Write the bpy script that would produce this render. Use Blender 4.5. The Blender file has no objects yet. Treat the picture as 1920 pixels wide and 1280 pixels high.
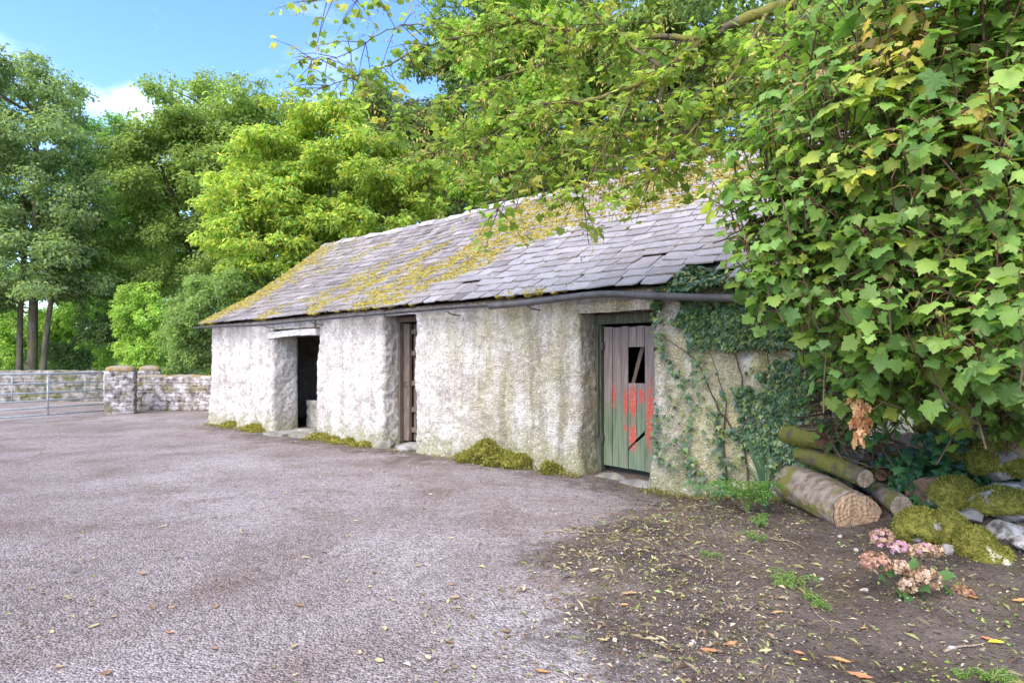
import bpy, math, random
import numpy as np
from mathutils import Matrix, Vector

random.seed(7)
RNG = np.random.default_rng(7)
sc = bpy.context.scene
COL = sc.collection
R = math.radians

# ------------------------------------------------------------------ camera
F, HOR, CAMH = 1150.0, 680.0, 1.40          # focal length / horizon row in 1920 px units, eye height
cam = bpy.data.cameras.new('camera')
cam.sensor_width = 36.0
cam.lens = 36.0 * F / 1920.0
cam.shift_y = (HOR - 640.0) / 1920.0
cam.clip_start = 0.05
cam.clip_end = 1500
camo = bpy.data.objects.new('camera', cam)
COL.objects.link(camo)
camo.location = (0, 0, CAMH)
camo.rotation_euler = (R(90), 0, 0)
sc.camera = camo

# ------------------------------------------------------------------ light
SUN_EL, SUN_AZ = 48.0, 208.0
w = bpy.data.worlds.new('World')
sc.world = w
w.use_nodes = True
wn = w.node_tree
bg = wn.nodes['Background']
sky = wn.nodes.new('ShaderNodeTexSky')
sky.sky_type = 'NISHITA'
sky.sun_disc = False
sky.sun_elevation = R(SUN_EL)
sky.sun_rotation = R(SUN_AZ)
sky.altitude = 50
sky.air_density = 1.0
sky.dust_density = 0.5
sky.ozone_density = 2.0
wtc = wn.nodes.new('ShaderNodeTexCoord')
wmap = wn.nodes.new('ShaderNodeMapping')
wmap.inputs['Location'].default_value = (0.82, -4.06, -0.67)
wmap.inputs['Scale'].default_value = (1.0, 1.0, 2.4)
wnz = wn.nodes.new('ShaderNodeTexNoise')
wnz.inputs['Scale'].default_value = 2.3
wnz.inputs['Detail'].default_value = 7
wnz.inputs['Roughness'].default_value = 0.55
wnz.inputs['Distortion'].default_value = 0.4
wrp = wn.nodes.new('ShaderNodeValToRGB')
wrp.color_ramp.elements[0].position = 0.53
wrp.color_ramp.elements[0].color = (0, 0, 0, 1)
wrp.color_ramp.elements[1].position = 0.95
wrp.color_ramp.elements[1].color = (1, 1, 1, 1)
wmx = wn.nodes.new('ShaderNodeMix')
wmx.data_type = 'RGBA'
wmx.inputs[7].default_value = (5.0, 5.1, 5.3, 1)
wn.links.new(wtc.outputs['Generated'], wmap.inputs['Vector'])
wn.links.new(wmap.outputs[0], wnz.inputs['Vector'])
wn.links.new(wnz.outputs[0], wrp.inputs[0])
# one small cumulus low over the trees on the left
cdir = Vector((-730.0, 1150.0, 505.0)).normalized()
wdot = wn.nodes.new('ShaderNodeVectorMath'); wdot.operation = 'DOT_PRODUCT'
wn.links.new(wtc.outputs['Generated'], wdot.inputs[0]); wdot.inputs[1].default_value = cdir
wn2 = wn.nodes.new('ShaderNodeTexNoise'); wn2.inputs['Scale'].default_value = 9.0; wn2.inputs['Detail'].default_value = 6
wn.links.new(wtc.outputs['Generated'], wn2.inputs['Vector'])
wad = wn.nodes.new('ShaderNodeMath'); wad.operation = 'MULTIPLY_ADD'; wad.inputs[1].default_value = 0.005
wn.links.new(wn2.outputs[0], wad.inputs[0]); wn.links.new(wdot.outputs['Value'], wad.inputs[2])
wcr = wn.nodes.new('ShaderNodeMapRange'); wcr.interpolation_type = 'SMOOTHSTEP'
wcr.inputs[1].default_value = 1.0014; wcr.inputs[2].default_value = 1.0026
wn.links.new(wad.outputs[0], wcr.inputs[0])
wmax = wn.nodes.new('ShaderNodeMath'); wmax.operation = 'MAXIMUM'
wn.links.new(wrp.outputs[0], wmax.inputs[0]); wn.links.new(wcr.outputs[0], wmax.inputs[1])
wn.links.new(wmax.outputs[0], wmx.inputs[0])
whs = wn.nodes.new('ShaderNodeHueSaturation')
whs.inputs['Saturation'].default_value = 1.22
whs.inputs['Hue'].default_value = 0.512
whs.inputs['Value'].default_value = 0.88
wn.links.new(sky.outputs[0], whs.inputs['Color'])
wn.links.new(whs.outputs[0], wmx.inputs[6])
wn.links.new(wmx.outputs[2], bg.inputs['Color'])
bg.inputs['Strength'].default_value = 0.15

sun = bpy.data.lights.new('sun', 'SUN')
sun.energy = 2.0
sun.angle = R(60)
sun.color = (1.0, 0.90, 0.74)
suno = bpy.data.objects.new('sun', sun)
COL.objects.link(suno)
sd = Vector((math.sin(R(SUN_AZ)) * math.cos(R(SUN_EL)), math.cos(R(SUN_AZ)) * math.cos(R(SUN_EL)), math.sin(R(SUN_EL))))
suno.rotation_euler = sd.to_track_quat('Z', 'Y').to_euler()
suno.location = (-6, -8, 14)

sc.view_settings.view_transform = 'Standard'
sc.view_settings.look = 'None'
sc.view_settings.gamma = 1.0
sc.view_settings.exposure = 1.92
sc.view_settings.use_curve_mapping = False
sc.cycles.max_bounces = 6
sc.cycles.transmission_bounces = 4
sc.cycles.diffuse_bounces = 5

# ------------------------------------------------------------------ numeric helpers
def vnoise(p, seed=0):
    p = np.asarray(p, float)
    i = np.floor(p).astype(np.int64)
    f = p - i
    f = f * f * (3 - 2 * f)
    def h(a, b, c):
        n = (a * 374761393 + b * 668265263 + c * 2147483647 + seed * 974634541) & 0xffffffff
        n = ((n ^ (n >> 13)) * 1274126177) & 0xffffffff
        n = (n ^ (n >> 16)) & 0xffff
        return n / 65535.0
    x, y, z = i[:, 0], i[:, 1], i[:, 2]
    fx, fy, fz = f[:, 0], f[:, 1], f[:, 2]
    def l(a, b, t): return a + (b - a) * t
    a = l(l(h(x, y, z), h(x + 1, y, z), fx), l(h(x, y + 1, z), h(x + 1, y + 1, z), fx), fy)
    b = l(l(h(x, y, z + 1), h(x + 1, y, z + 1), fx), l(h(x, y + 1, z + 1), h(x + 1, y + 1, z + 1), fx), fy)
    return l(a, b, fz) * 2 - 1

def fbm(p, scale=1.0, octaves=3, seed=0):
    p = np.asarray(p, float) * scale
    o = np.zeros(len(p)); a = 1.0; t = 0
    for k in range(octaves):
        o += a * vnoise(p, seed + k * 17); t += a
        p = p * 2.03 + 11.7; a *= 0.5
    return o / t

def sm(a, b, x):
    x = np.clip((np.asarray(x, float) - a) / (b - a), 0, 1)
    return x * x * (3 - 2 * x)

def norm(v):
    v = np.asarray(v, float)
    return v / np.maximum(np.linalg.norm(v, axis=-1, keepdims=True), 1e-9)

def P(px, py, Y):
    return np.array([(px - 960.0) / F * Y, Y, CAMH + (HOR - py) / F * Y])

XB_Y = [0.0, 2.2, 2.73, 3.22, 3.66, 4.35, 5.03, 5.55, 6.44, 7.2, 9]
XB_X = [0.8, 0.66, 0.665, 0.45, 0.32, 0.23, 0.52, 1.10, 1.62, 2.3, 4]

def gz(x, y):
    x = np.asarray(x, float); y = np.asarray(y, float)
    p = np.stack([x.ravel(), y.ravel(), np.zeros(x.size)], 1)
    b = (fbm(p, 0.35, 2, 3) * 0.022 + fbm(p, 2.2, 2, 5) * 0.005).reshape(x.shape)
    fade = np.exp(-((x / 25) ** 2) - (y / 40) ** 2)
    dip = -0.085 * np.exp(-(((x - 1.75) / 1.0) ** 2 + ((y - 6.7) / 1.0) ** 2))
    return b * fade + dip

def soil_z(x, y):
    x = np.asarray(x, float); y = np.asarray(y, float)
    d = x - np.interp(y, XB_Y, XB_X)
    p = np.stack([x.ravel(), y.ravel(), np.zeros(x.size)], 1)
    n = fbm(p, 2.2, 3, 21).reshape(x.shape)
    n2 = fbm(p, 11, 3, 23).reshape(x.shape)
    h = -0.03 + 0.075 * sm(-0.35, 0.55, d + n * 0.32) + n * 0.014 + n2 * 0.020
    h += 0.42 * sm(2.75, 4.3, x) * sm(4.3, 5.5, y) + 0.10 * sm(2.4, 4.2, x) * sm(3.0, 4.6, y)
    return gz(x, y) + h

def ground_z(x, y):
    return float(max(gz(np.array([x]), np.array([y]))[0], soil_z(np.array([x]), np.array([y]))[0] if (x > -0.5 and 1 < y < 7.4) else -9))

# ------------------------------------------------------------------ mesh helpers
def new_mesh(name, v, f, mats, col=None, smooth=False, midx=None):
    me = bpy.data.meshes.new(name)
    if isinstance(f, np.ndarray):
        v = np.asarray(v, np.float32)
        me.vertices.add(len(v)); me.vertices.foreach_set('co', v.ravel())
        n, k = f.shape
        me.loops.add(n * k); me.loops.foreach_set('vertex_index', f.astype(np.int32).ravel())
        me.polygons.add(n)
        me.polygons.foreach_set('loop_start', np.arange(0, n * k, k, dtype=np.int32))
        me.polygons.foreach_set('loop_total', np.full(n, k, np.int32))
        me.update(calc_edges=True)
    else:
        me.from_pydata([tuple(map(float, a)) for a in v], [], f)
        me.update()
    for m in (mats if isinstance(mats, (list, tuple)) else [mats]):
        me.materials.append(m)
    if midx is not None:
        me.polygons.foreach_set('material_index', np.asarray(midx, np.int32))
    if col is not None:
        a = me.color_attributes.new('Col', 'FLOAT_COLOR', 'POINT')
        c = np.ones((len(me.vertices), 4), np.float32); c[:, :3] = col
        a.data.foreach_set('color', c.ravel())
    me.polygons.foreach_set('use_smooth', np.full(len(me.polygons), smooth))
    me.validate()
    return me

def link(name, me, parent=None, kind=None, label=None, cat=None, group=None):
    o = bpy.data.objects.new(name, me)
    COL.objects.link(o)
    if parent is not None:
        o.parent = parent
    if kind: o['kind'] = kind
    if label: o['label'] = label
    if cat: o['category'] = cat
    if group: o['group'] = group
    return o

def thing(name, label, cat, loc=(0, 0, 0), rotz=0.0, group=None):
    o = bpy.data.objects.new(name, None)
    COL.objects.link(o)
    o.empty_display_size = 0.2
    o.location = loc; o.rotation_euler = (0, 0, rotz)
    o['label'] = label; o['category'] = cat
    if group: o['group'] = group
    return o

def wkid(name, me, root, kind=None, label=None):
    """child whose mesh is in world coordinates, under a root that is only translated"""
    o = link(name, me, root, kind, label)
    o.matrix_parent_inverse = Matrix.Translation(root.location).inverted()
    return o

class MB:
    def __init__(s): s.v = []; s.f = []; s.m = []; s.c = []; s.n = 0
    def add(s, v, f, mi=0, col=None):
        v = np.asarray(v, float)
        s.v.append(v); s.f += [tuple(int(i) + s.n for i in q) for q in f]; s.m += [mi] * len(f)
        s.c.append(np.tile(np.array(col if col is not None else (1, 1, 1), float), (len(v), 1)) if np.ndim(col) < 2 else np.asarray(col, float))
        s.n += len(v)
        return s
    def box(s, x0, x1, y0, y1, z0, z1, mi=0, col=None):
        v = [(x0, y0, z0), (x1, y0, z0), (x1, y1, z0), (x0, y1, z0), (x0, y0, z1), (x1, y0, z1), (x1, y1, z1), (x0, y1, z1)]
        f = [(0, 3, 2, 1), (4, 5, 6, 7), (0, 1, 5, 4), (1, 2, 6, 5), (2, 3, 7, 6), (3, 0, 4, 7)]
        return s.add(v, f, mi, col)
    def prism(s, poly, axis_vec, mi=0, col=None):
        p = np.asarray(poly, float); n = len(p); q = p + np.asarray(axis_vec, float)
        f = [tuple(range(n - 1, -1, -1)), tuple(range(n, 2 * n))] + [(i, (i + 1) % n, n + (i + 1) % n, n + i) for i in range(n)]
        return s.add(np.vstack([p, q]), f, mi, col)
    def tube(s, pts, rad, seg=8, mi=0, col=None, cap=True, jit=0.0):
        pts = np.asarray(pts, float); k = len(pts)
        rad = np.full(k, rad) if np.ndim(rad) == 0 else np.asarray(rad, float)
        t = np.gradient(pts, axis=0); t = norm(t)
        ref = np.array([0, 0, 1.0]) if abs(t[0][2]) < 0.9 else np.array([1.0, 0, 0])
        vs = []
        a = np.linspace(0, 2 * math.pi, seg, endpoint=False)
        u = norm(np.cross(t[0], ref))
        for i in range(k):
            u = norm(u - t[i] * np.dot(u, t[i])); b = np.cross(t[i], u)
            r = rad[i] * (1 + (jit * (RNG.random(seg) - 0.5) if jit else 0))
            vs.append(pts[i] + np.outer(np.cos(a) * r, u) + np.outer(np.sin(a) * r, b))
        f = [(i * seg + j, i * seg + (j + 1) % seg, (i + 1) * seg + (j + 1) % seg, (i + 1) * seg + j) for i in range(k - 1) for j in range(seg)]
        if cap:
            f += [tuple(range(seg - 1, -1, -1)), tuple((k - 1) * seg + j for j in range(seg))]
        return s.add(np.vstack(vs), f, mi, col)
    def mesh(s, name, mats, smooth=False, usecol=False):
        return new_mesh(name, np.vstack(s.v), s.f, mats, np.vstack(s.c) if usecol else None, smooth, s.m)

def curve(pts, n=20):
    """Catmull-Rom through points"""
    p = np.asarray(pts, float)
    p = np.vstack([2 * p[0] - p[1], p, 2 * p[-1] - p[-2]])
    segs = len(p) - 3; out = []
    for t in np.linspace(0, segs - 1e-6, n):
        i = int(t); f = t - i
        a, b, c, d = p[i:i + 4]
        out.append(0.5 * ((2 * b) + (c - a) * f + (2 * a - 5 * b + 4 * c - d) * f * f + (3 * b - a - 3 * c + d) * f ** 3))
    return np.array(out)

def ico(sub):
    bmv = [(-1, 1.618, 0), (1, 1.618, 0), (-1, -1.618, 0), (1, -1.618, 0), (0, -1, 1.618), (0, 1, 1.618), (0, -1, -1.618), (0, 1, -1.618), (1.618, 0, -1), (1.618, 0, 1), (-1.618, 0, -1), (-1.618, 0, 1)]
    f = [(0, 11, 5), (0, 5, 1), (0, 1, 7), (0, 7, 10), (0, 10, 11), (1, 5, 9), (5, 11, 4), (11, 10, 2), (10, 7, 6), (7, 1, 8), (3, 9, 4), (3, 4, 2), (3, 2, 6), (3, 6, 8), (3, 8, 9), (4, 9, 5), (2, 4, 11), (6, 2, 10), (8, 6, 7), (9, 8, 1)]
    v = [tuple(norm(np.array(q))) for q in bmv]
    for _ in range(sub):
        cache = {}; nf = []
        def mid(a, b):
            k = (min(a, b), max(a, b))
            if k not in cache:
                v.append(tuple(norm((np.array(v[a]) + np.array(v[b])) / 2))); cache[k] = len(v) - 1
            return cache[k]
        for a, b, c in f:
            x, y, z = mid(a, b), mid(b, c), mid(c, a)
            nf += [(a, x, z), (b, y, x), (c, z, y), (x, y, z)]
        f = nf
    return np.array(v), f
ICO = {k: ico(k) for k in range(5)}

# ------------------------------------------------------------------ node helpers
def nmat(name):
    m = bpy.data.materials.new(name); m.use_nodes = True
    nt = m.node_tree
    return m, nt, nt.nodes['Principled BSDF']

def nd(nt, typ, **kw):
    n = nt.nodes.new(typ)
    for k, v in kw.items():
        if k.startswith('_'): setattr(n, k[1:], v); continue
        s = n.inputs[int(k[1:])] if (k[0] == 'i' and k[1:].isdigit()) else n.inputs[k.replace('__', ' ')]
        if hasattr(v, 'is_linked') or hasattr(v, 'links'): nt.links.new(v, s)
        else: s.default_value = v
    return n

def obj_co(nt): return nt.nodes.new('ShaderNodeTexCoord').outputs['Object']
def geo_pos(nt): return nt.nodes.new('ShaderNodeNewGeometry').outputs['Position']
def mapping(nt, vec, scale=(1, 1, 1), loc=(0, 0, 0)):
    return nd(nt, 'ShaderNodeMapping', Vector=vec, Scale=scale, Location=loc).outputs[0]
def noise(nt, vec, scale, detail=4, rough=0.55, dist=0.0):
    return nd(nt, 'ShaderNodeTexNoise', Vector=vec, Scale=scale, Detail=detail, Roughness=rough, Distortion=dist).outputs['Fac']
def ramp(nt, fac, stops, interp='LINEAR'):
    n = nt.nodes.new('ShaderNodeValToRGB'); cr = n.color_ramp; cr.interpolation = interp
    while len(cr.elements) < len(stops): cr.elements.new(0.5)
    for e, (p, c) in zip(cr.elements, stops):
        e.position = p; e.color = (c, c, c, 1) if np.ndim(c) == 0 else (*c, 1)
    nt.links.new(fac, n.inputs[0]); return n.outputs[0]
def mix(nt, fac, a, b, mode='MIX'):
    n = nt.nodes.new('ShaderNodeMix'); n.data_type = 'RGBA'; n.blend_type = mode
    for s, v in ((n.inputs[0], fac), (n.inputs[6], a), (n.inputs[7], b)):
        if hasattr(v, 'links'): nt.links.new(v, s)
        else: s.default_value = v if np.ndim(v) == 0 else (*v, 1)
    return n.outputs[2]
def math_(nt, op, a, b=0.0, c=None, clamp=False):
    n = nt.nodes.new('ShaderNodeMath'); n.operation = op; n.use_clamp = clamp
    for s, v in zip(n.inputs, (a, b, c if c is not None else 0.0)):
        if hasattr(v, 'links'): nt.links.new(v, s)
        else: s.default_value = v
    return n.outputs[0]
def maprange(nt, v, a, b, c=0.0, d=1.0):
    n = nt.nodes.new('ShaderNodeMapRange'); n.interpolation_type = 'SMOOTHSTEP'
    nt.links.new(v, n.inputs[0])
    for i, x in zip((1, 2, 3, 4), (a, b, c, d)): n.inputs[i].default_value = x
    return n.outputs[0]
def bump(nt, bsdf, h, dist=0.01, strength=1.0):
    n = nd(nt, 'ShaderNodeBump', Height=h, Distance=dist, Strength=strength)
    nt.links.new(n.outputs[0], bsdf.inputs['Normal'])
def setc(nt, bsdf, c, rough=0.9, spec=0.25):
    if hasattr(c, 'links'): nt.links.new(c, bsdf.inputs['Base Color'])
    else: bsdf.inputs['Base Color'].default_value = (*c, 1)
    if hasattr(rough, 'links'): nt.links.new(rough, bsdf.inputs['Roughness'])
    else: bsdf.inputs['Roughness'].default_value = rough
    bsdf.inputs['Specular IOR Level'].default_value = spec
def sep(nt, v): return nd(nt, 'ShaderNodeSeparateXYZ', Vector=v).outputs

# ------------------------------------------------------------------ materials
MT = {}
def leaf_mat(name, trans=0.35, rough=0.5, spec=0.35, veins=False):
    m, nt, b = nmat(name)
    col = nd(nt, 'ShaderNodeAttribute', _attribute_name='Col').outputs['Color']
    isl = nt.nodes.new('ShaderNodeNewGeometry').outputs['Random Per Island']
    var = nd(nt, 'ShaderNodeHueSaturation', Color=col,
             Value=math_(nt, 'MULTIPLY_ADD', isl, 0.55, 0.72), Saturation=math_(nt, 'MULTIPLY_ADD', isl, -0.2, 1.08),
             Hue=math_(nt, 'MULTIPLY_ADD', isl, 0.03, 0.492)).outputs[0]
    if veins:
        nz = noise(nt, obj_co(nt), 22, 3)
        var = mix(nt, math_(nt, 'MULTIPLY', nz, 0.3), var, (0.24, 0.36, 0.10), 'MIX')
    setc(nt, b, var, rough, spec)
    tr = nd(nt, 'ShaderNodeBsdfTranslucent', Color=mix(nt, 1.0, var, (1.55, 1.6, 0.85), 'MULTIPLY'))
    ms = nd(nt, 'ShaderNodeMixShader', i0=trans, i1=b.outputs[0], i2=tr.outputs[0])
    nt.links.new(ms.outputs[0], nt.nodes['Material Output'].inputs[0])
    MT[name] = m
leaf_mat('tree_leaf', 0.55)
leaf_mat('broad_leaf', 0.52, 0.45, 0.35, True)
leaf_mat('canopy_leaf', 0.6, 0.5, 0.3, True)
leaf_mat('ivy_leaf', 0.15, 0.35, 0.5)
leaf_mat('dry_leaf', 0.15, 0.8, 0.15)
leaf_mat('petal', 0.25, 0.8, 0.1)
leaf_mat('moss_fuzz', 0.3, 0.9, 0.05)

def m_wall():
    m, nt, b = nmat('limewash_render')
    co = obj_co(nt); X, Y, Z = sep(nt, co)
    pat = noise(nt, co, 1.7, 5, 0.6)
    c = mix(nt, ramp(nt, pat, [(0.40, 0), (0.60, 1)]), (0.62, 0.56, 0.525), (0.88, 0.84, 0.815))
    stk = noise(nt, mapping(nt, co, (3.2, 3.2, 0.35)), 1.4, 4, 0.6)
    c = mix(nt, math_(nt, 'MULTIPLY', ramp(nt, stk, [(0.50, 0), (0.66, 1)]), 0.55), c, (0.33, 0.275, 0.23))
    blt = noise(nt, co, 5.5, 6, 0.75, 0.6)
    c = mix(nt, math_(nt, 'MULTIPLY', ramp(nt, blt, [(0.47, 0), (0.63, 1)]), 0.6), c, (0.36, 0.31, 0.275))
    # algae and lichen thicken along the damp end of the wall
    g = math_(nt, 'MULTIPLY', maprange(nt, X, 6.6, 8.9), ramp(nt, noise(nt, mapping(nt, co, (1.6, 1.6, 0.6)), 1.9, 5, 0.65), [(0.34, 0), (0.62, 1)]))
    c = mix(nt, math_(nt, 'MULTIPLY', g, 0.85), c, (0.40, 0.34, 0.175))
    st2 = math_(nt, 'MULTIPLY', maprange(nt, X, 7.6, 8.6), ramp(nt, noise(nt, mapping(nt, co, (4.5, 4.5, 0.5), (3, 1, 0)), 1.3, 5, 0.6), [(0.47, 0), (0.62, 1)]))
    c = mix(nt, math_(nt, 'MULTIPLY', st2, 0.7), c, (0.27, 0.235, 0.15))
    y = math_(nt, 'MULTIPLY', maprange(nt, X, 10.9, 11.8), ramp(nt, noise(nt, mapping(nt, co, (1, 1, 0.7), (7, 0, 2)), 2.6, 5, 0.65), [(0.36, 0), (0.56, 1)]))
    c = mix(nt, math_(nt, 'MULTIPLY', y, 0.75), c, (0.64, 0.575, 0.25))
    y2 = math_(nt, 'MULTIPLY', maprange(nt, X, 10.5, 11.2), ramp(nt, noise(nt, co, 4.2, 5, 0.7), [(0.54, 0), (0.66, 1)]))
    c = mix(nt, math_(nt, 'MULTIPLY', y2, 0.7), c, (0.24, 0.25, 0.065))
    # moss splash at the foot
    n3 = noise(nt, co, 4, 4, 0.6)
    ft = maprange(nt, math_(nt, 'ADD', Z, math_(nt, 'MULTIPLY_ADD', n3, -1.1, 0.5)), 0.42, 0.02)
    c = mix(nt, math_(nt, 'MULTIPLY', ft, 0.8), c, (0.30, 0.29, 0.15))
    sp = noise(nt, co, 27, 5, 0.8)
    c = mix(nt, ramp(nt, sp, [(0.50, 0), (0.62, 0.72)]), c, (0.22, 0.19, 0.165))
    sp3 = noise(nt, mapping(nt, co, (1, 1, 1), (3.3, 1.7, 8.1)), 33, 4, 0.75)
    c = mix(nt, ramp(nt, sp3, [(0.56, 0), (0.66, 0.7)]), c, (0.92, 0.89, 0.87))
    sp2 = noise(nt, co, 15, 5, 0.75)
    c = mix(nt, ramp(nt, sp2, [(0.54, 0), (0.68, 0.55)]), c, (0.27, 0.225, 0.195))
    setc(nt, b, c, 0.95, 0.15)
    v = nd(nt, 'ShaderNodeTexVoronoi', Vector=co, Scale=62.0).outputs['Distance']
    h = math_(nt, 'ADD', math_(nt, 'MULTIPLY', v, -0.7), noise(nt, co, 42, 5, 0.7))
    bump(nt, b, h, 0.03, 1.0)
    return m
MT['wall'] = m_wall()

def m_simple(name, stops, scale, rough=0.9, spec=0.2, bumpd=0.006, bscale=None, stretch=(1, 1, 1), spk=None, world=False, bstr=0.8):
    m, nt, b = nmat(name)
    co = geo_pos(nt) if world else obj_co(nt)
    v = mapping(nt, co, stretch)
    c = ramp(nt, noise(nt, v, scale, 6, 0.62), stops)
    if spk:
        c = mix(nt, ramp(nt, noise(nt, co, spk[0], 3, 0.6), [(spk[2], 0), (spk[2] + 0.1, spk[3])]), c, spk[1])
    setc(nt, b, c, rough, spec)
    if bumpd: bump(nt, b, noise(nt, v, bscale or scale * 6, 6, 0.68), bumpd, bstr)
    MT[name] = m
    return m
m_simple('old_timber', [(0.3, (0.075, 0.055, 0.045)), (0.55, (0.15, 0.115, 0.095)), (0.75, (0.24, 0.20, 0.17))], 9, stretch=(6, 6, 0.6), bumpd=0.004)
m_simple('white_timber', [(0.35, (0.34, 0.30, 0.27)), (0.5, (0.62, 0.59, 0.57)), (0.7, (0.72, 0.70, 0.69))], 7, stretch=(0.8, 6, 6), bumpd=0.004)
m_simple('green_frame', [(0.35, (0.05, 0.055, 0.04)), (0.55, (0.10, 0.115, 0.08)), (0.72, (0.19, 0.16, 0.13))], 8, stretch=(6, 6, 0.6), bumpd=0.004)
m_simple('concrete', [(0.3, (0.26, 0.235, 0.19)), (0.5, (0.44, 0.41, 0.36)), (0.7, (0.55, 0.52, 0.47))], 5, bumpd=0.008, bscale=40)
m_simple('slab_stone', [(0.36, (0.12, 0.11, 0.09)), (0.5, (0.22, 0.205, 0.19)), (0.66, (0.33, 0.31, 0.30))], 4, bumpd=0.008, bscale=26, spk=(5, (0.22, 0.22, 0.09), 0.55, 0.7))
m_simple('gutter_metal', [(0.35, (0.045, 0.04, 0.042)), (0.6, (0.085, 0.075, 0.075)), (0.75, (0.14, 0.10, 0.085))], 6, rough=0.5, spec=0.45, bumpd=0.002)
m_simple('galvanised', [(0.3, (0.30, 0.32, 0.33)), (0.7, (0.46, 0.48, 0.49))], 8, rough=0.45, spec=0.5, bumpd=0)
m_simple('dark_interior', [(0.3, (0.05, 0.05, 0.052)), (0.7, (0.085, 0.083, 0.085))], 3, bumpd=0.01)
m_simple('bark', [(0.3, (0.05, 0.04, 0.03)), (0.5, (0.11, 0.09, 0.068)), (0.72, (0.19, 0.165, 0.125))], 3.2, stretch=(2.5, 2.5, 0.6), bumpd=0.03, bscale=14, spk=(2.2, (0.115, 0.12, 0.03), 0.5, 0.6), world=True)
m_simple('mossy_bark', [(0.3, (0.055, 0.045, 0.032)), (0.55, (0.12, 0.10, 0.07)), (0.75, (0.17, 0.16, 0.11))], 7, bumpd=0.02, bscale=34, spk=(4, (0.17, 0.165, 0.03), 0.42, 0.85), world=True)
m_simple('twig', [(0.3, (0.06, 0.04, 0.03)), (0.7, (0.14, 0.09, 0.06))], 12, bumpd=0)
m_simple('red_twig', [(0.3, (0.16, 0.06, 0.04)), (0.7, (0.28, 0.13, 0.07))], 12, bumpd=0)
m_simple('log_bark', [(0.28, (0.14, 0.095, 0.065)), (0.48, (0.33, 0.25, 0.19)), (0.62, (0.42, 0.345, 0.28)), (0.78, (0.54, 0.49, 0.44))], 8, bumpd=0.03, bscale=30, stretch=(1, 1.6, 1.6), spk=(4.5, (0.22, 0.20, 0.035), 0.5, 0.85), world=True)
m_simple('limestone', [(0.36, (0.16, 0.135, 0.11)), (0.46, (0.36, 0.325, 0.29)), (0.58, (0.56, 0.52, 0.485))], 11, bumpd=0.05, bscale=22, world=True, spk=(9, (0.24, 0.21, 0.15), 0.56, 0.7))
m_simple('dark_stone', [(0.3, (0.15, 0.135, 0.13)), (0.5, (0.28, 0.255, 0.245)), (0.7, (0.40, 0.375, 0.36))], 6, bumpd=0.015, bscale=20, world=True)
m_simple('lichen_stone', [(0.3, (0.26, 0.24, 0.15)), (0.5, (0.43, 0.41, 0.28)), (0.7, (0.55, 0.53, 0.40))], 8, bumpd=0.018, bscale=22, world=True)
m_simple('moss', [(0.3, (0.085, 0.082, 0.02)), (0.5, (0.19, 0.18, 0.04)), (0.7, (0.32, 0.29, 0.07))], 24, bumpd=0.02, bscale=70, world=True, rough=1.0, spec=0.05)
m_simple('moss_gold', [(0.34, (0.16, 0.115, 0.02)), (0.47, (0.27, 0.215, 0.05)), (0.57, (0.34, 0.285, 0.08)), (0.68, (0.27, 0.205, 0.09))], 9, bumpd=0.02, bscale=70, rough=1.0, spec=0.05)
m_simple('rubble_white', [(0.36, (0.11, 0.092, 0.085)), (0.49, (0.29, 0.255, 0.24)), (0.61, (0.50, 0.465, 0.46))], 5.5, bumpd=0.03, bscale=14, world=True, spk=(2.3, (0.20, 0.17, 0.07), 0.52, 0.75))
m_simple('rubble_mortar', [(0.38, (0.12, 0.10, 0.09)), (0.60, (0.31, 0.28, 0.265))], 6.0, bumpd=0.02, bscale=20, world=True, spk=(2.3, (0.21, 0.16, 0.05), 0.5, 0.8))
m_simple('cap_moss', [(0.38, (0.25, 0.225, 0.215)), (0.5, (0.27, 0.215, 0.14)), (0.60, (0.27, 0.18, 0.06)), (0.70, (0.17, 0.155, 0.04))], 5.0, bumpd=0.03, bscale=24, world=True)
m_simple('far_rubble', [(0.38, (0.075, 0.08, 0.055)), (0.5, (0.19, 0.17, 0.15)), (0.64, (0.33, 0.30, 0.285))], 4.2, bumpd=0.04, bscale=9, world=True, spk=(1.4, (0.10, 0.11, 0.03), 0.52, 0.85))
m_simple('under_slate', [(0.3, (0.02, 0.02, 0.022)), (0.7, (0.05, 0.045, 0.045))], 5, bumpd=0.0)
m_simple('undergrowth_soil', [(0.3, (0.035, 0.04, 0.015)), (0.7, (0.09, 0.11, 0.03))], 0.8, bumpd=0.05, world=True)

def m_cut():
    m, nt, b = nmat('cut_wood')
    co = obj_co(nt)
    g = noise(nt, mapping(nt, co, (26, 26, 2.0)), 1.6, 5, 0.6, 0.3)
    rg = nd(nt, 'ShaderNodeTexWave', Vector=co, Scale=9.0, Distortion=3.0, Detail=3.0, _wave_type='RINGS', _rings_direction='Y').outputs['Fac']
    g = math_(nt, 'MULTIPLY_ADD', rg, 0.16, math_(nt, 'MULTIPLY', g, 0.86))
    c = ramp(nt, g, [(0.3, (0.22, 0.13, 0.075)), (0.5, (0.42, 0.27, 0.165)), (0.7, (0.55, 0.39, 0.26))])
    c = mix(nt, ramp(nt, noise(nt, co, 6, 4, 0.6), [(0.48, 0), (0.65, 0.7)]), c, (0.26, 0.19, 0.14))
    ck = noise(nt, mapping(nt, co, (1, 1, 0.25)), 22, 3, 0.5, 0.6)
    c = mix(nt, ramp(nt, ck, [(0.485, 0), (0.5, 0.9), (0.515, 0)]), c, (0.07, 0.04, 0.025))
    setc(nt, b, c, 0.85, 0.2); bump(nt, b, g, 0.012, 1.0)
    return m
MT['cut_wood'] = m_cut()
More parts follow.
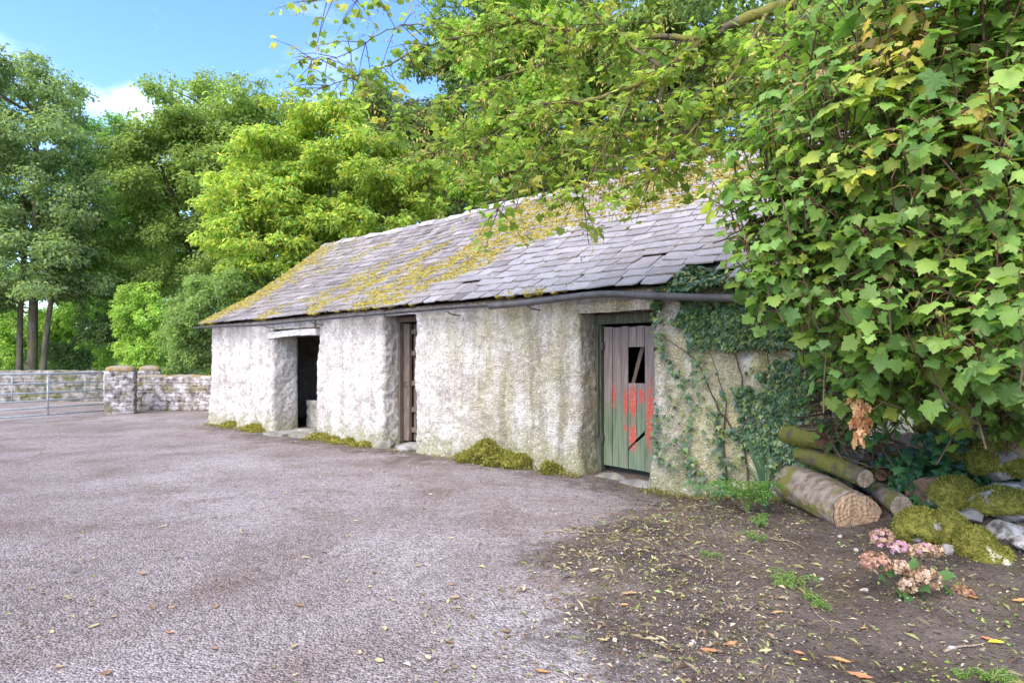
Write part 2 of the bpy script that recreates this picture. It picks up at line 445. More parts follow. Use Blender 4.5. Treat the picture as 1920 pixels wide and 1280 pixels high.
m_simple('grey_cut', [(0.3, (0.16, 0.12, 0.09)), (0.5, (0.30, 0.23, 0.17)), (0.7, (0.40, 0.33, 0.25))], 9, stretch=(9, 9, 1.2), bumpd=0.006)
m_simple('rot_cut', [(0.3, (0.055, 0.035, 0.025)), (0.5, (0.17, 0.10, 0.07)), (0.7, (0.27, 0.17, 0.12))], 6, bumpd=0.012)

def m_slate():
    m, nt, b = nmat('slate')
    co = obj_co(nt)
    col = nd(nt, 'ShaderNodeAttribute', _attribute_name='Col').outputs['Color']
    P_ = geo_pos(nt)
    c = mix(nt, math_(nt, 'MULTIPLY', ramp(nt, noise(nt, P_, 2.2, 5, 0.65), [(0.42, 0), (0.62, 1)]), 0.3), col, (0.36, 0.335, 0.345))
    c = mix(nt, math_(nt, 'MULTIPLY', ramp(nt, noise(nt, P_, 7, 4, 0.65), [(0.55, 0), (0.66, 1)]), 0.6), c, (0.19, 0.155, 0.13))
    c = mix(nt, math_(nt, 'MULTIPLY', ramp(nt, noise(nt, P_, 13, 4, 0.7), [(0.60, 0), (0.68, 1)]), 0.6), c, (0.52, 0.48, 0.38))
    setc(nt, b, c, ramp(nt, noise(nt, P_, 9, 3), [(0.35, 0.48), (0.65, 0.75)]), 0.45)
    bump(nt, b, noise(nt, P_, 26, 6, 0.7), 0.006, 0.8)
    return m
MT['slate'] = m_slate()

def m_ground():
    m, nt, b = nmat('worn_tarmac_and_soil')
    p = geo_pos(nt)
    n1 = noise(nt, p, 0.42, 5, 0.6, 0.4)
    c = ramp(nt, n1, [(0.32, (0.225, 0.180, 0.162)), (0.50, (0.315, 0.264, 0.250)), (0.66, (0.41, 0.36, 0.35))])
    n2 = noise(nt, mapping(nt, p, (1, 1, 1), (4, 9, 0)), 1.1, 5, 0.65)
    c = mix(nt, math_(nt, 'MULTIPLY', ramp(nt, n2, [(0.50, 0), (0.66, 1)]), 0.75), c, (0.19, 0.135, 0.11))
    v = nd(nt, 'ShaderNodeTexVoronoi', Vector=p, Scale=75.0)
    g = math_(nt, 'MULTIPLY_ADD', sep(nt, v.outputs['Color'])[0], 0.9, 0.55)
    c = mix(nt, 0.8, c, nd(nt, 'ShaderNodeCombineXYZ', X=g, Y=g, Z=g).outputs[0], 'MULTIPLY')
    n3 = noise(nt, p, 34, 4, 0.7)
    c = mix(nt, ramp(nt, n3, [(0.52, 0), (0.62, 0.75)]), c, (0.085, 0.066, 0.062))
    n5 = noise(nt, p, 9, 5, 0.75)
    c = mix(nt, ramp(nt, n5, [(0.5, 0), (0.64, 0.5)]), c, (0.13, 0.10, 0.09))
    n4 = noise(nt, p, 60, 2, 0.6)
    c = mix(nt, ramp(nt, n4, [(0.62, 0), (0.70, 0.8)]), c, (0.40, 0.375, 0.37))
    # leaf mould and soil
    e = ramp(nt, noise(nt, p, 1.5, 6, 0.65), [(0.32, (0.070, 0.050, 0.041)), (0.5, (0.145, 0.110, 0.092)), (0.68, (0.235, 0.187, 0.155))])
    e = mix(nt, ramp(nt, noise(nt, p, 48, 3, 0.65), [(0.55, 0), (0.66, 0.8)]), e, (0.25, 0.195, 0.145))
    e = mix(nt, ramp(nt, noise(nt, p, 3.5, 5, 0.65), [(0.56, 0), (0.68, 0.5)]), e, (0.14, 0.125, 0.04))
    e = mix(nt, ramp(nt, noise(nt, mapping(nt, p, (1, 1, 1), (5, 5, 5)), 30, 3, 0.65), [(0.55, 0), (0.66, 0.85)]), e, (0.028, 0.02, 0.017))
    d = nd(nt, 'ShaderNodeAttribute', _attribute_name='dirt').outputs['Fac']
    dd = math_(nt, 'ADD', d, math_(nt, 'MULTIPLY_ADD', noise(nt, p, 5, 7, 0.75), 1.5, -0.75))
    fac = maprange(nt, dd, 0.30, 0.78)
    c = mix(nt, fac, c, e)
    setc(nt, b, c, 0.92, 0.2)
    h = math_(nt, 'ADD', math_(nt, 'MULTIPLY', v.outputs['Distance'], -0.8), noise(nt, p, 24, 5, 0.7))
    h = math_(nt, 'ADD', h, math_(nt, 'MULTIPLY', fac, math_(nt, 'MULTIPLY', noise(nt, p, 26, 7, 0.75), 2.2)))
    bump(nt, b, h, 0.02, 1.0)
    return m
MT['tarmac'] = m_ground()

def dirt_attr(o, x, y):
    d = x - np.interp(y, XB_Y, XB_X)
    p = np.stack([x, y, x * 0], 1)
    n = fbm(p, 1.3, 3, 90)
    v = sm(-0.75, 0.65, d + n * 0.45)
    # litter line at the foot of the wall
    t = (x - SO[0]) * NV[0] + (y - SO[1]) * NV[1]; s_ = (x - SO[0]) * DV[0] + (y - SO[1]) * DV[1]
    v = np.maximum(v, 0.62 * sm(-1.5, -0.1, t + n * 0.5) * sm(-0.5, 0.5, s_))
    v = v * (y < 8.5) * (x > -1.2) + (~((y < 8.5) & (x > -1.2))) * np.minimum(v, 0.62 * sm(-1.5, -0.1, t + n * 0.5) * sm(-0.5, 0.5, s_))
    a = o.data.attributes.new('dirt', 'FLOAT', 'POINT'); a.data.foreach_set('value', v.astype(np.float32))
SO = np.array([-6.91, 14.0, 0.0])
DV = np.array([0.776, -0.630, 0]); NV = np.array([0.630, 0.776, 0])

def m_door():
    m, nt, b = nmat('peeling_door_paint')
    co = obj_co(nt); X, Y, Z = sep(nt, co)
    gr = noise(nt, mapping(nt, co, (30, 30, 1.2)), 1.5, 5, 0.65)
    top = ramp(nt, gr, [(0.3, (0.12, 0.092, 0.088)), (0.52, (0.22, 0.175, 0.168)), (0.72, (0.33, 0.275, 0.262))])
    grn = ramp(nt, gr, [(0.3, (0.075, 0.095, 0.06)), (0.52, (0.135, 0.185, 0.12)), (0.75, (0.24, 0.24, 0.16))])
    n = noise(nt, mapping(nt, co, (6, 6, 2.2)), 2.4, 5, 0.65)
    zz = math_(nt, 'ADD', Z, math_(nt, 'MULTIPLY_ADD', n, 1.1, -0.55))
    c = mix(nt, maprange(nt, zz, 1.15, 0.72), top, grn)
    c = mix(nt, ramp(nt, noise(nt, mapping(nt, co, (3, 3, 1.5), (2, 0, 1)), 3, 4), [(0.5, 0), (0.64, 0.6)]), c, (0.21, 0.165, 0.13))
    red = None
    nx = math_(nt, 'MULTIPLY_ADD', noise(nt, mapping(nt, co, (1, 1, 0.5)), 30, 6, 0.8), 2.6, -1.25)
    for sx, sz, rx, rz in [(10.215, 0.98, 0.035, 0.20), (10.40, 0.90, 0.045, 0.21), (10.50, 0.90, 0.07, 0.28), (10.495, 0.46, 0.065, 0.22), (10.61, 0.98, 0.05, 0.12), (10.735, 0.72, 0.075, 0.50), (10.39, 0.58, 0.03, 0.07)]:
        dx = math_(nt, 'MULTIPLY', math_(nt, 'SUBTRACT', X, sx), 1 / rx)
        dz = math_(nt, 'MULTIPLY', math_(nt, 'SUBTRACT', Z, sz), 1 / rz)
        d = math_(nt, 'SQRT', math_(nt, 'ADD', math_(nt, 'MULTIPLY', dx, dx), math_(nt, 'MULTIPLY', dz, dz)))
        d = math_(nt, 'ADD', d, nx)
        red = d if red is None else math_(nt, 'MINIMUM', red, d)
    rm = ramp(nt, red, [(0.62, 0.95), (0.95, 0)])
    c = mix(nt, rm, c, (0.42, 0.075, 0.055))
    c = mix(nt, math_(nt, 'MULTIPLY', rm, ramp(nt, noise(nt, co, 40, 4, 0.7), [(0.58, 0), (0.66, 0.9)])), c, (0.62, 0.40, 0.38))
    setc(nt, b, c, 0.75, 0.25); bump(nt, b, math_(nt, 'ADD', gr, math_(nt, 'MULTIPLY', rm, 0.3)), 0.004, 0.8)
    return m
MT['door'] = m_door()

# ------------------------------------------------------------------ ground
xs = np.unique(np.concatenate([np.linspace(-14, 6.5, 240), np.linspace(-40, 30, 60), np.array([-400, -200, -100, -60, 60, 100, 200, 400])]))
ys = np.unique(np.concatenate([np.linspace(0.5, 16, 210), np.linspace(-10, 40, 60), np.array([-200, -60, -30, 60, 100, 200, 400])]))
GX, GY = np.meshgrid(xs, ys)
GZ = gz(GX, GY)
def grid_faces(ny, nx):
    a = (np.arange(ny - 1)[:, None] * nx + np.arange(nx - 1)[None]).ravel()
    return np.stack([a, a + 1, a + nx + 1, a + nx], 1)
_g = link('ground', new_mesh('ground', np.stack([GX.ravel(), GY.ravel(), GZ.ravel()], 1), grid_faces(len(ys), len(xs)), MT['tarmac'], smooth=True), kind='structure')
dirt_attr(_g, GX.ravel(), GY.ravel())

sx_ = np.linspace(-0.35, 7.0, 330); sy_ = np.linspace(1.2, 7.3, 290)
SX, SY = np.meshgrid(sx_, sy_)
SZ = soil_z(SX, SY)
_g = link('soil_bank', new_mesh('soil_bank', np.stack([SX.ravel(), SY.ravel(), SZ.ravel()], 1), grid_faces(len(sy_), len(sx_)), MT['tarmac'], smooth=True), kind='structure')
dirt_attr(_g, SX.ravel(), SY.ravel())

# wood floor behind the walls: dark undergrowth
ux = np.linspace(-60, 40, 80); uy = np.linspace(0, 1, 40)
UX, UV = np.meshgrid(ux, uy); UY = 22.6 + UV * 60
UZ = 0.02 + sm(0, 1, UV) * 2.6 + fbm(np.stack([UX.ravel(), UY.ravel(), UX.ravel() * 0], 1), 0.3, 2, 31).reshape(UX.shape) * 0.3 * sm(0, 0.15, UV)
link('woodland_floor', new_mesh('woodland_floor', np.stack([UX.ravel(), UY.ravel(), UZ.ravel()], 1), grid_faces(40, 80), MT['undergrowth_soil'], smooth=True), kind='structure')

# ------------------------------------------------------------------ shed (local frame: x along the front wall, y into the building)
A = math.atan2(-0.630, 0.776)
SO = np.array([-6.91, 14.0, 0.0])
DV = np.array([0.776, -0.630, 0]); NV = np.array([0.630, 0.776, 0])
def shed_w(s, t, z): return SO + DV * s + NV * t + np.array([0, 0, z])
shed = thing('stone_shed', 'long low whitewashed stone shed with mossy slate roof and three doorways', 'shed', tuple(SO), A)
WT, WH, SL = 0.60, 2.30, 13.0

def wall_pier(mb, s0, s1, z0, z1, t0=0.0, t1=WT, rad=0.07, step=0.024, rough=1.0, seed=0, openends=False):
    rl = rad
    # outline (counter-clockwise seen from above), rounded corners
    pts = []
    def seg(a, b):
        n = max(2, int(np.hypot(b[0] - a[0], b[1] - a[1]) / step))
        for k in range(n): pts.append((a[0] + (b[0] - a[0]) * k / n, a[1] + (b[1] - a[1]) * k / n))
    def arc(cx, cy, a0):
        for k in range(4): 
            a = a0 + k / 4 * math.pi / 2
            pts.append((cx + rl * math.cos(a), cy + rl * math.sin(a)))
    seg((s0 + rl, t0), (s1 - rl, t0)); arc(s1 - rl, t0 + rl, -math.pi / 2)
    seg((s1, t0 + rl), (s1, t1 - rl)); arc(s1 - rl, t1 - rl, 0)
    nb = 8
    for k in range(nb): pts.append((s1 - rl + (s0 - s1 + 2 * rl) * k / nb, t1))
    arc(s0 + rl, t1 - rl, math.pi / 2)
    seg((s0, t1 - rl), (s0, t0 + rl)); arc(s0 + rl, t0 + rl, math.pi)
    p = np.array(pts); n = len(p)
    tg = np.roll(p, -1, 0) - np.roll(p, 1, 0)
    nr = norm(np.stack([tg[:, 1], -tg[:, 0]], 1))
    zs = np.linspace(z0, z1, max(2, int((z1 - z0) / step)))
    V = []
    for z in zs:
        q = np.column_stack([p, np.full(n, z)])
        disp = fbm(q, 0.9, 2, 40) * 0.05 + fbm(q, 3.0, 2, 41) * 0.026 * rough + fbm(q, 9.0, 2, 45) * 0.014 * rough + fbm(q, 19, 2, 42) * 0.020 * rough
        disp += 0.05 * max(0, 1 - (z + 0.05) / 0.5) ** 2 * (1 + fbm(q, 3, 2, 43))
        back = sm(t1 - 0.2, t1 - 0.05, p[:, 1])
        disp *= (1 - 0.7 * back)
        V.append(np.column_stack([p + nr * disp[:, None], np.full(n, z) + fbm(q, 8, 1, 44) * 0.006]))
    f = []
    m = len(zs)
    f = [(i * n + j, i * n + (j + 1) % n, (i + 1) * n + (j + 1) % n, (i + 1) * n + j) for i in range(m - 1) for j in range(n)]
    f.append(tuple((m - 1) * n + j for j in range(n)))
    mb.add(np.vstack(V), f)

OP = [(2.71, 4.25, 2.04), (6.16, 6.93, 2.12), (9.99, 11.0, 2.02)]
mb = MB()
wall_pier(mb, 0.0, 2.71, -0.25, WH, rough=1.15)
wall_pier(mb, 4.25, 6.16, -0.25, WH, rad=0.05)
wall_pier(mb, 6.93, 9.99, -0.25, WH, rad=0.075)
wall_pier(mb, 11.0, SL, -0.3, WH, rough=1.2)
wall_pier(mb, 2.66, 4.30, 2.07, WH - 0.01, t0=0.06, rad=0.02)
wall_pier(mb, 6.11, 6.98, 2.17, WH - 0.01, t0=0.05, rad=0.02)
wall_pier(mb, 9.92, 11.05, 2.14, WH - 0.01, t0=0.03, rad=0.02)
link('front_wall', mb.mesh('front_wall', MT['wall'], True), shed)
# gables with a peak, and a rear wall
DEP, RZ = 6.28, 4.52
for nm, s0, s1 in (('gable_wall', 0.02, 0.5), ('gable_wall', SL - 0.5, SL - 0.02)):
    g = MB(); g.prism([(s0, 0.55, -0.3), (s0, DEP, -0.3), (s0, DEP, 2.28), (s0, 3.14, RZ - 0.12), (s0, 0.55, 2.5)], (s1 - s0, 0, 0))
    link(nm, g.mesh(nm, MT['wall']), shed)
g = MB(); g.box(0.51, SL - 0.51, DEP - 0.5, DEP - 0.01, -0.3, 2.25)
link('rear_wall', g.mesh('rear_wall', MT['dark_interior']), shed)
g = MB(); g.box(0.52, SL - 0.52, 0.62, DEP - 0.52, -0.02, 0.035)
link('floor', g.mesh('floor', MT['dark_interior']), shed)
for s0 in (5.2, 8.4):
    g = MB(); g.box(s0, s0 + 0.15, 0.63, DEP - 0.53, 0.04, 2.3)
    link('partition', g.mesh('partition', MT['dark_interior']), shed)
g = MB(); wall_pier(g, 2.45, 4.6, 0.02, 0.60, t0=0.95, t1=1.15, rad=0.03)
link('manger_wall', g.mesh('manger_wall', MT['concrete'], True), shed)

# --- roof
def roof_tz(s, u):
    s = np.asarray(s, float); u = np.asarray(u, float)
    q = np.stack([s.ravel() * 1.0, u.ravel() * 3, np.zeros(s.size)], 1)
    wv = (fbm(q, 0.7, 2, 60) * 0.05).reshape(s.shape)
    t = -0.18 + 3.32 * u
    z = 2.26 + 2.29 * u - 0.11 * np.sin(np.pi * u) + u * 0.10 * sm(4, 6, s) + wv * (0.35 + 0.65 * np.sin(np.pi * np.clip(u, 0, 1)))
    return t, z
def roof_p(s, u):
    t, z = roof_tz(np.array([s]), np.array([u]))
    return np.array([s, t[0], z[0]])
def roof_frame(s, u):
    p = roof_p(s, u)
    a = norm(roof_p(s + 0.05, u) - roof_p(s - 0.05, u)); b = roof_p(s, u + 0.01) - roof_p(s, u - 0.01)
    n = norm(np.cross(a, b)); b = np.cross(n, a)
    return p, a, b, n
ss = np.linspace(-0.10, SL + 0.08, 70); uu = np.linspace(0.035, 1.0, 24)
S_, U_ = np.meshgrid(ss, uu); T_, Z_ = roof_tz(S_, U_)
top = np.stack([S_.ravel(), T_.ravel(), Z_.ravel() - 0.03], 1)
gf = grid_faces(24, 70)
rb = MB(); rb.add(top, gf.tolist()); rb.add(top - np.array([0, 0, 0.04]), [tuple(q[::-1]) for q in gf.tolist()])
T2 = 6.28 - T_  # back slope
bk = np.stack([S_.ravel(), T2.ravel(), Z_.ravel() - 0.02], 1)
rb.add(bk, [tuple(q[::-1]) for q in gf.tolist()])
roof = link('roof', rb.mesh('roof', MT['under_slate']), shed)

SLW, SLL = 0.35, 0.42
def slate_mesh(i):
    r = np.random.default_rng(100 + i)
    w, L, th = SLW / 2, SLL, 0.011 + 0.005 * r.random()
    bot = [(-w + 2 * w * k / 4, r.normal(0, 0.006) * (1 if 0 < k < 4 else 1.3) + (0.0)) for k in range(5)]
    if i % 4 == 0: bot[0] = (bot[0][0] + 0.02, bot[0][1] + 0.025)
    if i % 5 == 0: bot[4] = (bot[4][0] - 0.03, bot[4][1] + 0.03)
    out = bot + [(w + r.normal(0, 0.003), L * 0.5), (w, L), (-w, L), (-w + r.normal(0, 0.003), L * 0.5)]
    n = len(out)
    lift = lambda y: 0.034 * (1 - y / L)
    v = [(x, y, lift(y)) for x, y in out] + [(x * 0.985, y + (0.004 if k < 5 else 0), lift(y) + th) for k, (x, y) in enumerate(out)]
    f = [tuple(range(n - 1, -1, -1)), tuple(range(n, 2 * n))] + [(k, (k + 1) % n, n + (k + 1) % n, n + k) for k in range(n)]
    t = r.random()
    base = np.array([0.235, 0.222, 0.232]) * (1 - t) + np.array([0.255, 0.226, 0.225]) * t
    base *= 0.78 + 0.5 * r.random()
    return np.array(v), f, base
SLV = [slate_mesh(i) for i in range(18)]
SLV += [(v, f, np.array([0.165, 0.140, 0.138]) * (0.6 + 0.85 * RNG.random())) for v, f, c in SLV]
SLM = [new_mesh('slate', v, f, MT['slate'], np.tile(c, (len(v), 1))) for v, f, c in SLV]
courses = []
u = 0.0; k = 0
slope_len = 3.98
while u < 0.985:
    courses.append(u)
    u += (0.222 - 0.05 * u) / slope_len
insts = []
rr = np.random.default_rng(5)
for ci, u0 in enumerate(courses):
    s = -0.13 - (0.15 if ci % 2 else 0.0)
    while s < SL + 0.05:
        wd = SLW * rr.uniform(0.72, 1.22)
        sc_ = s + wd / 2
        s += wd + 0.004
        if sc_ < -0.02 or sc_ > SL + 0.05: continue
        if 11.35 < sc_ < 11.75 and u0 < 0.10: continue
        jit = rr.normal(0, 0.006); ang = rr.normal(0, 0.016)
        if rr.random() < 0.16: jit -= rr.uniform(0.01, 0.07); ang += rr.normal(0, 0.08)
        if rr.random() < 0.008 and u0 > 0.05: continue
        if ci == 0: jit = rr.normal(-0.01, 0.014)
        p, a, b, n = roof_frame(sc_, u0)
        a2 = a * math.cos(ang) + b * math.sin(ang); b2 = np.cross(n, a2)
        L = min(1.0, (1.012 - u0) * slope_len / SLL)
        tilt = rr.normal(0, 0.012)
        n2 = norm(n + a2 * tilt); a2 = np.cross(b2, n2)
        M = np.eye(4); M[:3, 0] = a2 * wd / SLW; M[:3, 1] = b2 * L; M[:3, 2] = n2; M[:3, 3] = p + b * jit + n * 0.004
        w_ = shed_w(*M[:3, 3]); dist = w_[1]
        px = 960 + F * w_[0] / w_[1]
        vis = wd / dist if px < 1430 else wd / dist * 0.2
        insts.append((vis, M, int(rr.integers(18)) + (18 if rr.random() < sm(9.2, 6.2, sc_) * 0.92 else 0)))
insts.sort(key=lambda q: -q[0])
for vis, M, k in insts[:300]:
    o = link('slate', SLM[k], roof)
    o.matrix_local = Matrix(M.tolist())
sb = MB()
for vis, M, k in insts[300:]:
    v, f, c = SLV[k]
    sb.add(v @ M[:3, :3].T + M[:3, 3], f, 0, c)
link('slates', sb.mesh('slates', MT['slate'], usecol=True), roof, 'stuff')

# ridge tiles: folded slabs, each a piece of its own
s = -0.12; k = 0
while s < SL:
    L = rr.uniform(0.38, 0.56)
    if 3.95 < s < 4.15: s = 4.25
    p, a, b, n = roof_frame(min(s + L / 2, SL), 0.985)
    zt = roof_tz(np.array([s + L / 2]), np.array([1.0]))[1][0] + 0.02 + rr.normal(0, 0.008) + (0.03 if 3.3 < s < 4.0 else 0)
    t0 = 3.14
    wd = 0.17
    m_ = MB(); tl = rr.normal(0, 0.012)
    prof = [(-wd, -0.115), (0, 0.0), (wd, -0.115), (wd, -0.088), (0.02, 0.03), (-0.02, 0.03), (-wd, -0.088)]
    poly = [(0, y, z - tl) for y, z in prof]
    m_.add([(0, y, z - tl) for y, z in prof] + [(L - 0.01, y, z + tl) for y, z in prof], [tuple(range(7)), tuple(range(13, 6, -1))] + [(i, 7 + i, 7 + (i + 1) % 7, (i + 1) % 7) for i in range(7)], 0,
           np.array([0.27, 0.25, 0.26]) * rr.uniform(0.75, 1.5))
    o = link('ridge_tile', m_.mesh('ridge_tile', MT['slate'], usecol=True), roof)
    o.location = (s, t0, zt)
    s += L; k += 1

# roof moss: cushions and tufts
def roof_moss_density(s, u):
    q = np.stack([s, u * 4, s * 0], 1)
    n = fbm(q, 1.6, 3, 70); n2 = fbm(q, 5, 2, 71)
    d = 1.15 * sm(1.25, 0.2, s + n * 0.6 + 0.15 * u)
    d = np.maximum(d, 0.95 * sm(3.0, 0.8, s + n * 1.0) * sm(0.05, 0.2, u) * (0.45 + n2))
    # diagonal bands of patches
    for (a, b, c, e, wdt, st) in [(4.2, 0.06, 5.6, 0.60, 0.10, 0.95), (5.6, 0.02, 7.3, 0.82, 0.17, 1.2), (6.3, 0.03, 7.4, 0.45, 0.15, 1.0), (2.6, 0.06, 4.2, 0.45, 0.11, 0.9), (6.8, 0.52, 9.2, 0.86, 0.20, 1.3), (8.6, 0.90, 10.8, 0.82, 0.20, 1.25), (3.6, 0.45, 5.3, 0.80, 0.08, 0.8), (10.4, 0.85, 12.5, 0.7, 0.16, 1.0), (2.2, 0.55, 3.2, 0.85, 0.07, 0.7)]:
        vx, vy = (c - a) / 4, e - b
        l2 = vx * vx + vy * vy
        t = np.clip(((s - a) / 4 * vx + (u - b) * vy) / l2, 0, 1)
        dd = np.hypot((s - a) / 4 - t * vx, (u - b) - t * vy)
        d = np.maximum(d, st * sm(wdt * 1.25, wdt * 0.25, dd + n * wdt * 0.8 + n2 * wdt * 0.6))
    d = np.maximum(d, 0.9 * sm(0.06, 0.0, u) * sm(8.3, 8.9, s) * sm(10.2, 9.6, s) * (n2 > -0.1))
    d = np.maximum(d, 0.6 * sm(0.93, 1.0, u) * (n > -0.15) * sm(5, 7, s))
    return np.clip(d, 0, 1)
N = 75000
ms = RNG.uniform(-0.12, SL, N); mu = RNG.uniform(0.0, 1.0, N)
dn = roof_moss_density(ms, mu)
keep = RNG.random(N) < dn * 0.6
ms, mu, dn = ms[keep], mu[keep], dn[keep]
V0, F0 = ICO[1]
F0 = np.array(F0)
T_, Z_ = roof_tz(ms, mu)
n = len(ms)
rad = RNG.uniform(0.012, 0.044, n) * (0.55 + 0.65 * dn)
sc3 = np.stack([rad * RNG.uniform(0.8, 1.5, n), rad * RNG.uniform(0.8, 1.7, n), rad * RNG.uniform(0.45, 0.9, n)], 1)
ctr = np.stack([ms, T_, Z_ + 0.018], 1)
vv = V0[None] * sc3[:, None] * (1 + 0.45 * (RNG.random((n, len(V0), 1)) - 0.5)) + ctr[:, None]
ff = (F0[None] + (np.arange(n) * len(V0))[:, None, None]).reshape(-1, 3)
link('moss', new_mesh('moss', vv.reshape(-1, 3), ff, MT['moss_gold']), roof, 'stuff')

# quad-leaf scatter builder -------------------------------------------------
def leaf_quads(pos, nrm, size, col, aspect=0.55, fold=0.18, tip=None, rng=RNG):
    n = len(pos)
    nrm = norm(nrm)
    t = rng.normal(size=(n, 3)) if tip is None else tip
    t = norm(t - nrm * np.sum(t * nrm, 1, keepdims=True))
    b = np.cross(nrm, t)
    size = np.asarray(size)[:, None]
    w = size * aspect * 0.5
    a0 = pos; a2 = pos + t * size - nrm * size * 0.12
    a1 = pos + t * size * 0.45 + b * w + nrm * size * fold
    a3 = pos + t * size * 0.45 - b * w + nrm * size * fold
    v = np.stack([a0, a1, a2, a3], 1).reshape(-1, 3)
    i = np.arange(n) * 4
    f = np.concatenate([np.stack([i, i + 1, i + 2], 1), np.stack([i, i + 2, i + 3], 1)])
    return v, f, np.repeat(col, 4, 0)

def mixcols(pal, n, rng=RNG, wts=None):
    pal = np.array(pal)
    return pal[rng.choice(len(pal), n, p=wts)] * (0.85 + 0.3 * rng.random((n, 1)))

# dead leaf litter caught on the upper roof
n = 5200
ls = RNG.uniform(7.0, 12.6, n); lu = RNG.uniform(0.45, 1.0, n)
q = np.stack([ls, lu * 4, ls * 0], 1)
dens = sm(0.36, 0.08, np.abs(lu - 0.84 + fbm(q, 1.2, 2, 75) * 0.2)) * sm(7.8, 9.0, ls)
kp = RNG.random(n) < dens * 0.9
ls, lu = ls[kp], lu[kp]; n = len(ls)
T_, Z_ = roof_tz(ls, lu)
v, f, c = leaf_quads(np.stack([ls, T_, Z_ + 0.03 + RNG.random(n) * 0.02], 1), np.array([0, -0.55, 0.85]) + RNG.normal(0, 0.45, (n, 3)), RNG.uniform(0.035, 0.085, n),
                     mixcols([(0.40, 0.30, 0.20), (0.30, 0.20, 0.12), (0.50, 0.40, 0.27), (0.42, 0.33, 0.10), (0.24, 0.17, 0.11)], n), 0.6, 0.25)
link('leaf_litter', new_mesh('leaf_litter', v, f, MT['dry_leaf'], c), roof, 'stuff')

# --- gutter, pipe and brackets
g = MB()
gp = curve([(-0.16, -0.235, 2.205), (1.2, -0.235, 2.20), (2.6, -0.235, 2.17), (4.2, -0.235, 2.185), (6.0, -0.235, 2.20), (8.0, -0.235, 2.205), (8.95, -0.235, 2.195)], 40)
a = np.linspace(math.pi, 2 * math.pi, 9)
vs = []; 
for p in gp:
    for r_ in (0.042, 0.035):
        vs += [(p[0], p[1] + r_ * math.cos(x), p[2] + r_ * math.sin(x)) for x in a]
fs = []
for i in range(len(gp) - 1):
    o1, o2 = i * 18, (i + 1) * 18
    for j in range(8):
        fs.append((o1 + j, o1 + j + 1, o2 + j + 1, o2 + j)); fs.append((o1 + 9 + j + 1, o1 + 9 + j, o2 + 9 + j, o2 + 9 + j + 1))
    fs.append((o1, o2, o2 + 9, o1 + 9)); fs.append((o1 + 8, o1 + 17, o2 + 17, o2 + 8))
g.add(vs, fs)
gut = link('gutter', g.mesh('gutter', MT['gutter_metal'], True), shed)
g = MB()
g.tube(curve([(8.7, -0.24, 2.165), (9.4, -0.25, 2.175), (10.2, -0.26, 2.205), (10.6, -0.265, 2.195), (11.2, -0.27, 2.13), (12.0, -0.275, 2.055), (12.75, -0.28, 2.00)], 40), 0.042, 12)
link('pipe', g.mesh('pipe', MT['gutter_metal'], True), gut, label='round brown pipe sagging along the eave')
for s_ in (2.8, 4.45, 7.9, 9.35, 11.6):
    g = MB(); g.tube([(s_, -0.26, 2.14 if s_ < 11 else 2.03), (s_ + 0.02, -0.18, 2.10 if s_ < 11 else 2.0), (s_ + 0.05, -0.02, 2.09 if s_ < 11 else 2.0)], 0.009, 5)
    link('bracket', g.mesh('bracket', MT['gutter_metal']), gut)

# --- doorway 1 : sagging white lintel board
g = MB()
n_ = 14
for (z0, z1, y0, y1, dz) in ((1.90, 2.015, 0.0, 0.05, 0.05),):
    pts = []
    for k in range(n_ + 1):
        x = 2.60 + (4.27 - 2.60) * k / n_
        sag = 0.03 * math.sin(k / n_ * math.pi) - dz * k / n_ * -1
        pts.append((x, sag + 0.006 * math.sin(k * 1.7)))
    v = []
    for x, s_ in pts:
        for y in (y0 - 0.03, y1):
            for z in (z0, z1): v.append((x, y, z - 0.02 + s_ * 0.7))
    f = []
    for k in range(n_):
        o = 4 * k; q = o + 4
        f += [(o, q, q + 1, o + 1), (o + 2, o + 3, q + 3, q + 2), (o + 1, q + 1, q + 3, o + 3), (o, o + 2, q + 2, q)]
    f += [(0, 1, 3, 2), (4 * n_, 4 * n_ + 2, 4 * n_ + 3, 4 * n_ + 1)]
    g.add(v, f)
link('lintel_board', g.mesh('lintel_board', MT['white_timber']), shed, label='warped white painted board over the open doorway')
g = MB(); g.box(2.64, 4.31, 0.10, 0.58, 1.93, 2.068); link('lintel', g.mesh('lintel', MT['old_timber']), shed)
for (s_, t_, z_, a_, b_) in ((2.78, 0.02, 2.02, 0.10, 0.05), (4.30, -0.05, 2.05, 0.03, 0.2)):
    g = MB(); g.box(s_, s_ + a_, t_ - 0.03, t_ - 0.005, z_, z_ + b_); link('timber_scrap', g.mesh('timber_scrap', MT['old_timber']), shed)
# stone flags in doorway 1
for i, (a0, a1, b0, b1) in enumerate(((2.85, 3.5, -0.28, 0.35), (3.52, 4.2, -0.15, 0.42), (2.9, 3.55, 0.37, 0.9), (3.57, 4.2, 0.44, 0.9))):
    poly = []
    for (x, y) in ((a0, b0), ((a0 + a1) / 2, b0 - 0.04), (a1, b0 + 0.03), (a1, b1), (a0, b1)): poly.append((x + RNG.normal(0, 0.02), y, -0.03))
    g = MB(); g.prism(poly, (0, 0, 0.075 + 0.012 * i)); link('flagstone', g.mesh('flagstone', MT['slab_stone']), shed)

